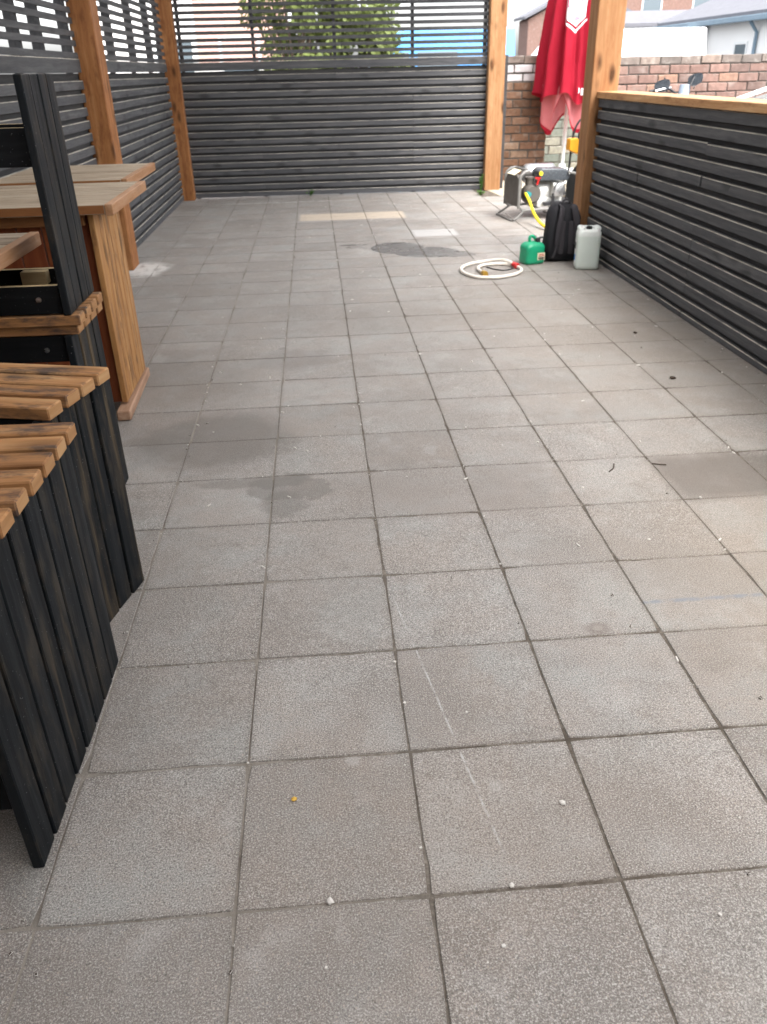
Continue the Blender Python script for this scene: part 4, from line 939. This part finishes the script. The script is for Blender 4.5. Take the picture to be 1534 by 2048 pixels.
# white car just beyond the ledge, seen by its windscreen pillar
cr = empty('parked_car', (5.62, 7.35, -0.01), (0, 0, 0), 'white car beyond the ledge, its windscreen pillar showing at the right edge', 'car')
MB().prism([(-0.98, 0.30), (-1.02, 0.70), (-0.9, 0.92), (-0.35, 1.12), (0.1, 1.18), (2.6, 1.16), (2.75, 0.9), (2.75, 0.3)], -0.75, 0.75).build('body', M_carw, cr, bevel=0.06, seg=3, smooth=True)
MB().prism([(0.42, 1.50), (0.50, 1.545), (1.9, 1.58), (2.1, 1.54), (2.1, 1.50), (1.9, 1.53), (0.55, 1.50)], -0.62, 0.62).build('roof', M_carw, cr, bevel=0.012)
for s_ in (-1, 1):
    MB().tube([(-0.42, s_*0.68, 1.20+0.12), (-0.1, s_*0.66, 1.42), (0.45, s_*0.61, 1.53)], [0.03, 0.034, 0.032], 8, flat=0.7).build('windscreen_pillar', M_carw, cr, smooth=True)
    MB().tube([(-0.95, s_*0.70, 1.12), (-0.42, s_*0.68, 1.32)], [0.05, 0.03], 8).build('bonnet_edge', M_carw, cr, smooth=True)
    MB().tube([(2.55, s_*0.70, 1.16), (2.1, s_*0.62, 1.53)], 0.05, 8).build('rear_pillar', M_carw, cr, smooth=True)
    MB().tube([(1.1, s_*0.69, 1.16), (1.05, s_*0.62, 1.53)], 0.035, 8).build('middle_pillar', M_blackp, cr, smooth=True)
    for x in (-0.45, 1.95):
        t = MB(); t.lathe([(0.18, -0.09), (0.29, -0.09), (0.31, 0), (0.29, 0.09), (0.18, 0.09)], 24, (x, s_*0.72, 0.31), 'y'); o = t.build('wheel', M_tyre, cr, smooth=True)
        t = MB(); t.lathe([(0, -0.10), (0.19, -0.085), (0.19, 0.085), (0, 0.10)], 20, (x, s_*0.72, 0.31), 'y'); t.build('rim', M_alu, o, smooth=True)
MB().add([(-0.40, -0.66, 1.30), (-0.40, 0.66, 1.30), (0.44, 0.60, 1.52), (0.44, -0.60, 1.52), (-0.41, -0.66, 1.295), (-0.41, 0.66, 1.295), (0.43, 0.60, 1.515), (0.43, -0.60, 1.515)], [(0, 1, 2, 3), (7, 6, 5, 4)]).build('windscreen', M_glass, cr)

# ------------------------------------------------------------------ tree behind the back screen
def tree(x, y, h, rad, label, seed, trunk_h=1.4, leaves=5200, ls=0.06):
    root = empty('tree', (x, y, -0.055), (0, 0, 0), label, 'tree'); q = random.Random(seed)
    t = MB(); t.tube([(0, 0, 0), (0.03, 0.02, trunk_h*0.6), (-0.02, 0.0, trunk_h), (0.05, 0.05, h*0.8)], [0.11, 0.09, 0.075, 0.02], 8)
    cl = []
    for k in range(34):
        a = q.uniform(0, 2*PI); e = q.uniform(-0.6, 1.0); rr = rad*q.uniform(0.35, 0.95)
        c = Vector((rr*math.cos(a)*math.cos(e*0.9), rr*math.sin(a)*math.cos(e*0.9), (h+trunk_h*0.55)/2+rr*math.sin(e)*(h-trunk_h*0.5)/(2*rad)))
        cl.append((c, rad*q.uniform(0.22, 0.42)))
        t.tube([(0, 0, trunk_h*q.uniform(0.5, 1.0)), c*0.5+Vector((0, 0, c.z*0.15)), c], [0.04, 0.025, 0.008], 5)
    t.build('trunk', M_bark, root, smooth=True)
    lf = MB()
    for k in range(leaves):
        c, cr_ = q.choice(cl)
        d = Vector((q.gauss(0, 1), q.gauss(0, 1), q.gauss(0, 1))).normalized()*cr_*q.random()**0.45
        p = c+d; n = (d.normalized()+Vector((q.gauss(0, 0.6), q.gauss(0, 0.6), q.gauss(0, 0.6)+0.4))).normalized()
        s1 = n.cross(Vector((q.gauss(0, 1), q.gauss(0, 1), q.gauss(0, 1)))).normalized(); s2 = n.cross(s1)
        L_ = ls*q.uniform(0.6, 1.5)
        lf.add([p-s1*L_, p+s2*L_*0.5, p+s1*L_, p-s2*L_*0.5], [(0, 1, 2, 3)])
    lf.build('crown', M_leaf, root)
tree(0.55, 16.2, 4.2, 1.05, 'bushy green tree seen through the left middle of the back screen', 21, 0.5, 5200, 0.065)
tree(1.75, 16.8, 4.0, 1.0, 'second green tree, just right of the first behind the back screen', 27, 0.5, 5000, 0.065)

# ------------------------------------------------------------------ buildings behind
def building(name, label, x0, x1, y0, y1, h, mat, roof_mat, pitch=0.0, windows=(), ridge='x', over=0.25):
    root = empty(name, (x0, y0, -0.055), (0, 0, 0), label, 'building'); W_, D_ = x1-x0, y1-y0
    MB().box(0, W_, 0, D_, 0, h).build('wall', mat, root)
    o = over; r = MB()
    if pitch <= 0: r.box(-o, W_+o, -o, D_+o, h+0.002, h+0.16)
    elif ridge == 'x':
        r.add([(-o, -o, h), (W_+o, -o, h), (W_+o, D_/2, h+pitch), (-o, D_/2, h+pitch), (-o, D_+o, h), (W_+o, D_+o, h),
               (-o, -o, h+0.12), (W_+o, -o, h+0.12), (W_+o, D_/2, h+pitch+0.12), (-o, D_/2, h+pitch+0.12), (-o, D_+o, h+0.12), (W_+o, D_+o, h+0.12)],
              [(0, 3, 2, 1), (3, 4, 5, 2), (6, 7, 8, 9), (9, 8, 11, 10), (0, 1, 7, 6), (4, 10, 11, 5), (0, 6, 9, 3), (3, 9, 10, 4), (1, 2, 8, 7), (2, 5, 11, 8)])
        MB().loft([[(x, 0, h), (x, D_, h), (x, D_/2, h+pitch-0.02)] for x in (0.0, W_)]).build('gable', mat, root)
    else:
        r.add([(-o, -o, h), (-o, D_+o, h), (W_/2, D_+o, h+pitch), (W_/2, -o, h+pitch), (W_+o, -o, h), (W_+o, D_+o, h),
               (-o, -o, h+0.12), (-o, D_+o, h+0.12), (W_/2, D_+o, h+pitch+0.12), (W_/2, -o, h+pitch+0.12), (W_+o, -o, h+0.12), (W_+o, D_+o, h+0.12)],
              [(0, 1, 2, 3), (3, 2, 5, 4), (6, 9, 8, 7), (9, 10, 11, 8), (0, 6, 7, 1), (4, 5, 11, 10), (0, 3, 9, 6), (3, 4, 10, 9), (1, 7, 8, 2), (2, 8, 11, 5)])
        MB().loft([[(0, y, h), (W_, y, h), (W_/2, y, h+pitch-0.02)] for y in (0.0, D_)]).build('gable', mat, root)
    r.build('roof', roof_mat, root)
    for side, a, b, z0, z1 in windows:   # side 'y': front face, 'x': left face
        f, g = MB(), MB(); e = 0.07
        def bx(m, a0, a1, c0, c1, d0, d1):
            if side == 'y': m.box(a0, a1, d0, d1, c0, c1)
            elif side == 'X': m.box(W_-d1, W_-d0, a0, a1, c0, c1)
            else: m.box(d0, d1, a0, a1, c0, c1)
        for q0, q1, w0, w1 in ((a, b, z1-e, z1), (a, b, z0, z0+e), (a, a+e, z0+e, z1-e), (b-e, b, z0+e, z1-e)): bx(f, q0, q1, w0, w1, -0.03, 0.02)
        fo = f.build('window', M_white, root); bx(g, a+e, b-e, z0+e, z1-e, -0.012, 0.012); g.build('pane', M_wind, fo)
    return root
building('white_building', 'long white rendered building with a blue grey gutter at the right', 13.0, 20.0, 17.5, 30.0, 2.78, M_render, M_slate, 1.4, ridge='y', windows=(('x', 6.4, 7.2, 1.5, 2.2), ('x', 9.3, 10.3, 1.3, 2.2)))
wb_ = bpy.data.objects['white_building']
MB().box(-0.42, -0.26, -0.3, 12.8, 2.66, 2.80).build('gutter', M_fascia, wb_, bevel=0.02)
MB().tube([(-0.3, 5.9, 2.68), (-0.06, 5.9, 2.4), (-0.06, 5.9, 0)], 0.05, 8).build('downpipe', M_fascia, wb_)
MB().lathe([(0, 0), (0.16, 0.02), (0.36, 0.2), (0.36, 0.78), (0, 0.8)], 16, (-0.35, 9.4, 1.86)).build('vent_box', M_white, wb_, smooth=True)  # white vent pipe box on the facade
building('outbuilding', 'low white outbuilding with a ribbed grey roof', 11.6, 17.5, 33.0, 38.0, 2.9, M_render, M_slate, 0.5)
ob = bpy.data.objects['outbuilding']; rb = MB()
for k in range(9): rb.add([(-0.25, -0.25+k*0.3, 3.023+k*0.0546), (6.1, -0.25+k*0.3, 3.023+k*0.0546), (6.1, -0.17+k*0.3, 3.10+k*0.0546), (-0.25, -0.17+k*0.3, 3.10+k*0.0546)], [(0, 1, 2, 3)])
rb.build('roof_ribs', M_slate, ob)
building('brick_house', 'pinkish brick house with a slate verge behind the parasol', 11.75, 17.0, 45.0, 47.0, 3.75, M_brick, M_slate, 1.3, ridge='y', windows=(('y', 1.0, 1.9, 1.8, 3.0), ('y', 3.2, 4.1, 1.8, 3.0)))
building('brick_house', 'red brick house far behind the ribbed roof', 19.0, 30.0, 52.0, 60.0, 6.2, M_brick, M_slate, 2.4, windows=(('y', 1.0, 2.2, 3.4, 5.0), ('y', 4.0, 5.2, 3.4, 5.0)))
building('cottage', 'white and pink house behind the left half of the back screen', -4.2, 0.3, 19.0, 26.0, 4.8, M_render, M_slate, 1.8, windows=(('y', 1.6, 2.5, 1.2, 2.4), ('y', 3.0, 3.9, 1.2, 2.4)))
MB().box(2.55, 4.502, -0.02, 0.3, 1.9, 4.79).build('painted_wall', M_pinkr, bpy.data.objects['cottage'])
building('terrace_house', 'pale house beyond the left slatted screen', -12.5, -6.2, 6.0, 18.0, 5.2, M_render, M_slate, 1.6, ridge='y', windows=(('X', 1.5, 2.6, 1.4, 2.6), ('X', 4.5, 5.6, 1.4, 2.6), ('X', 8.0, 9.1, 1.4, 2.6)))
MB().box(6.28, 6.33, 5.0, 8.0, 0.0, 5.1).build('pink_bay', M_pinkr, bpy.data.objects['terrace_house'])
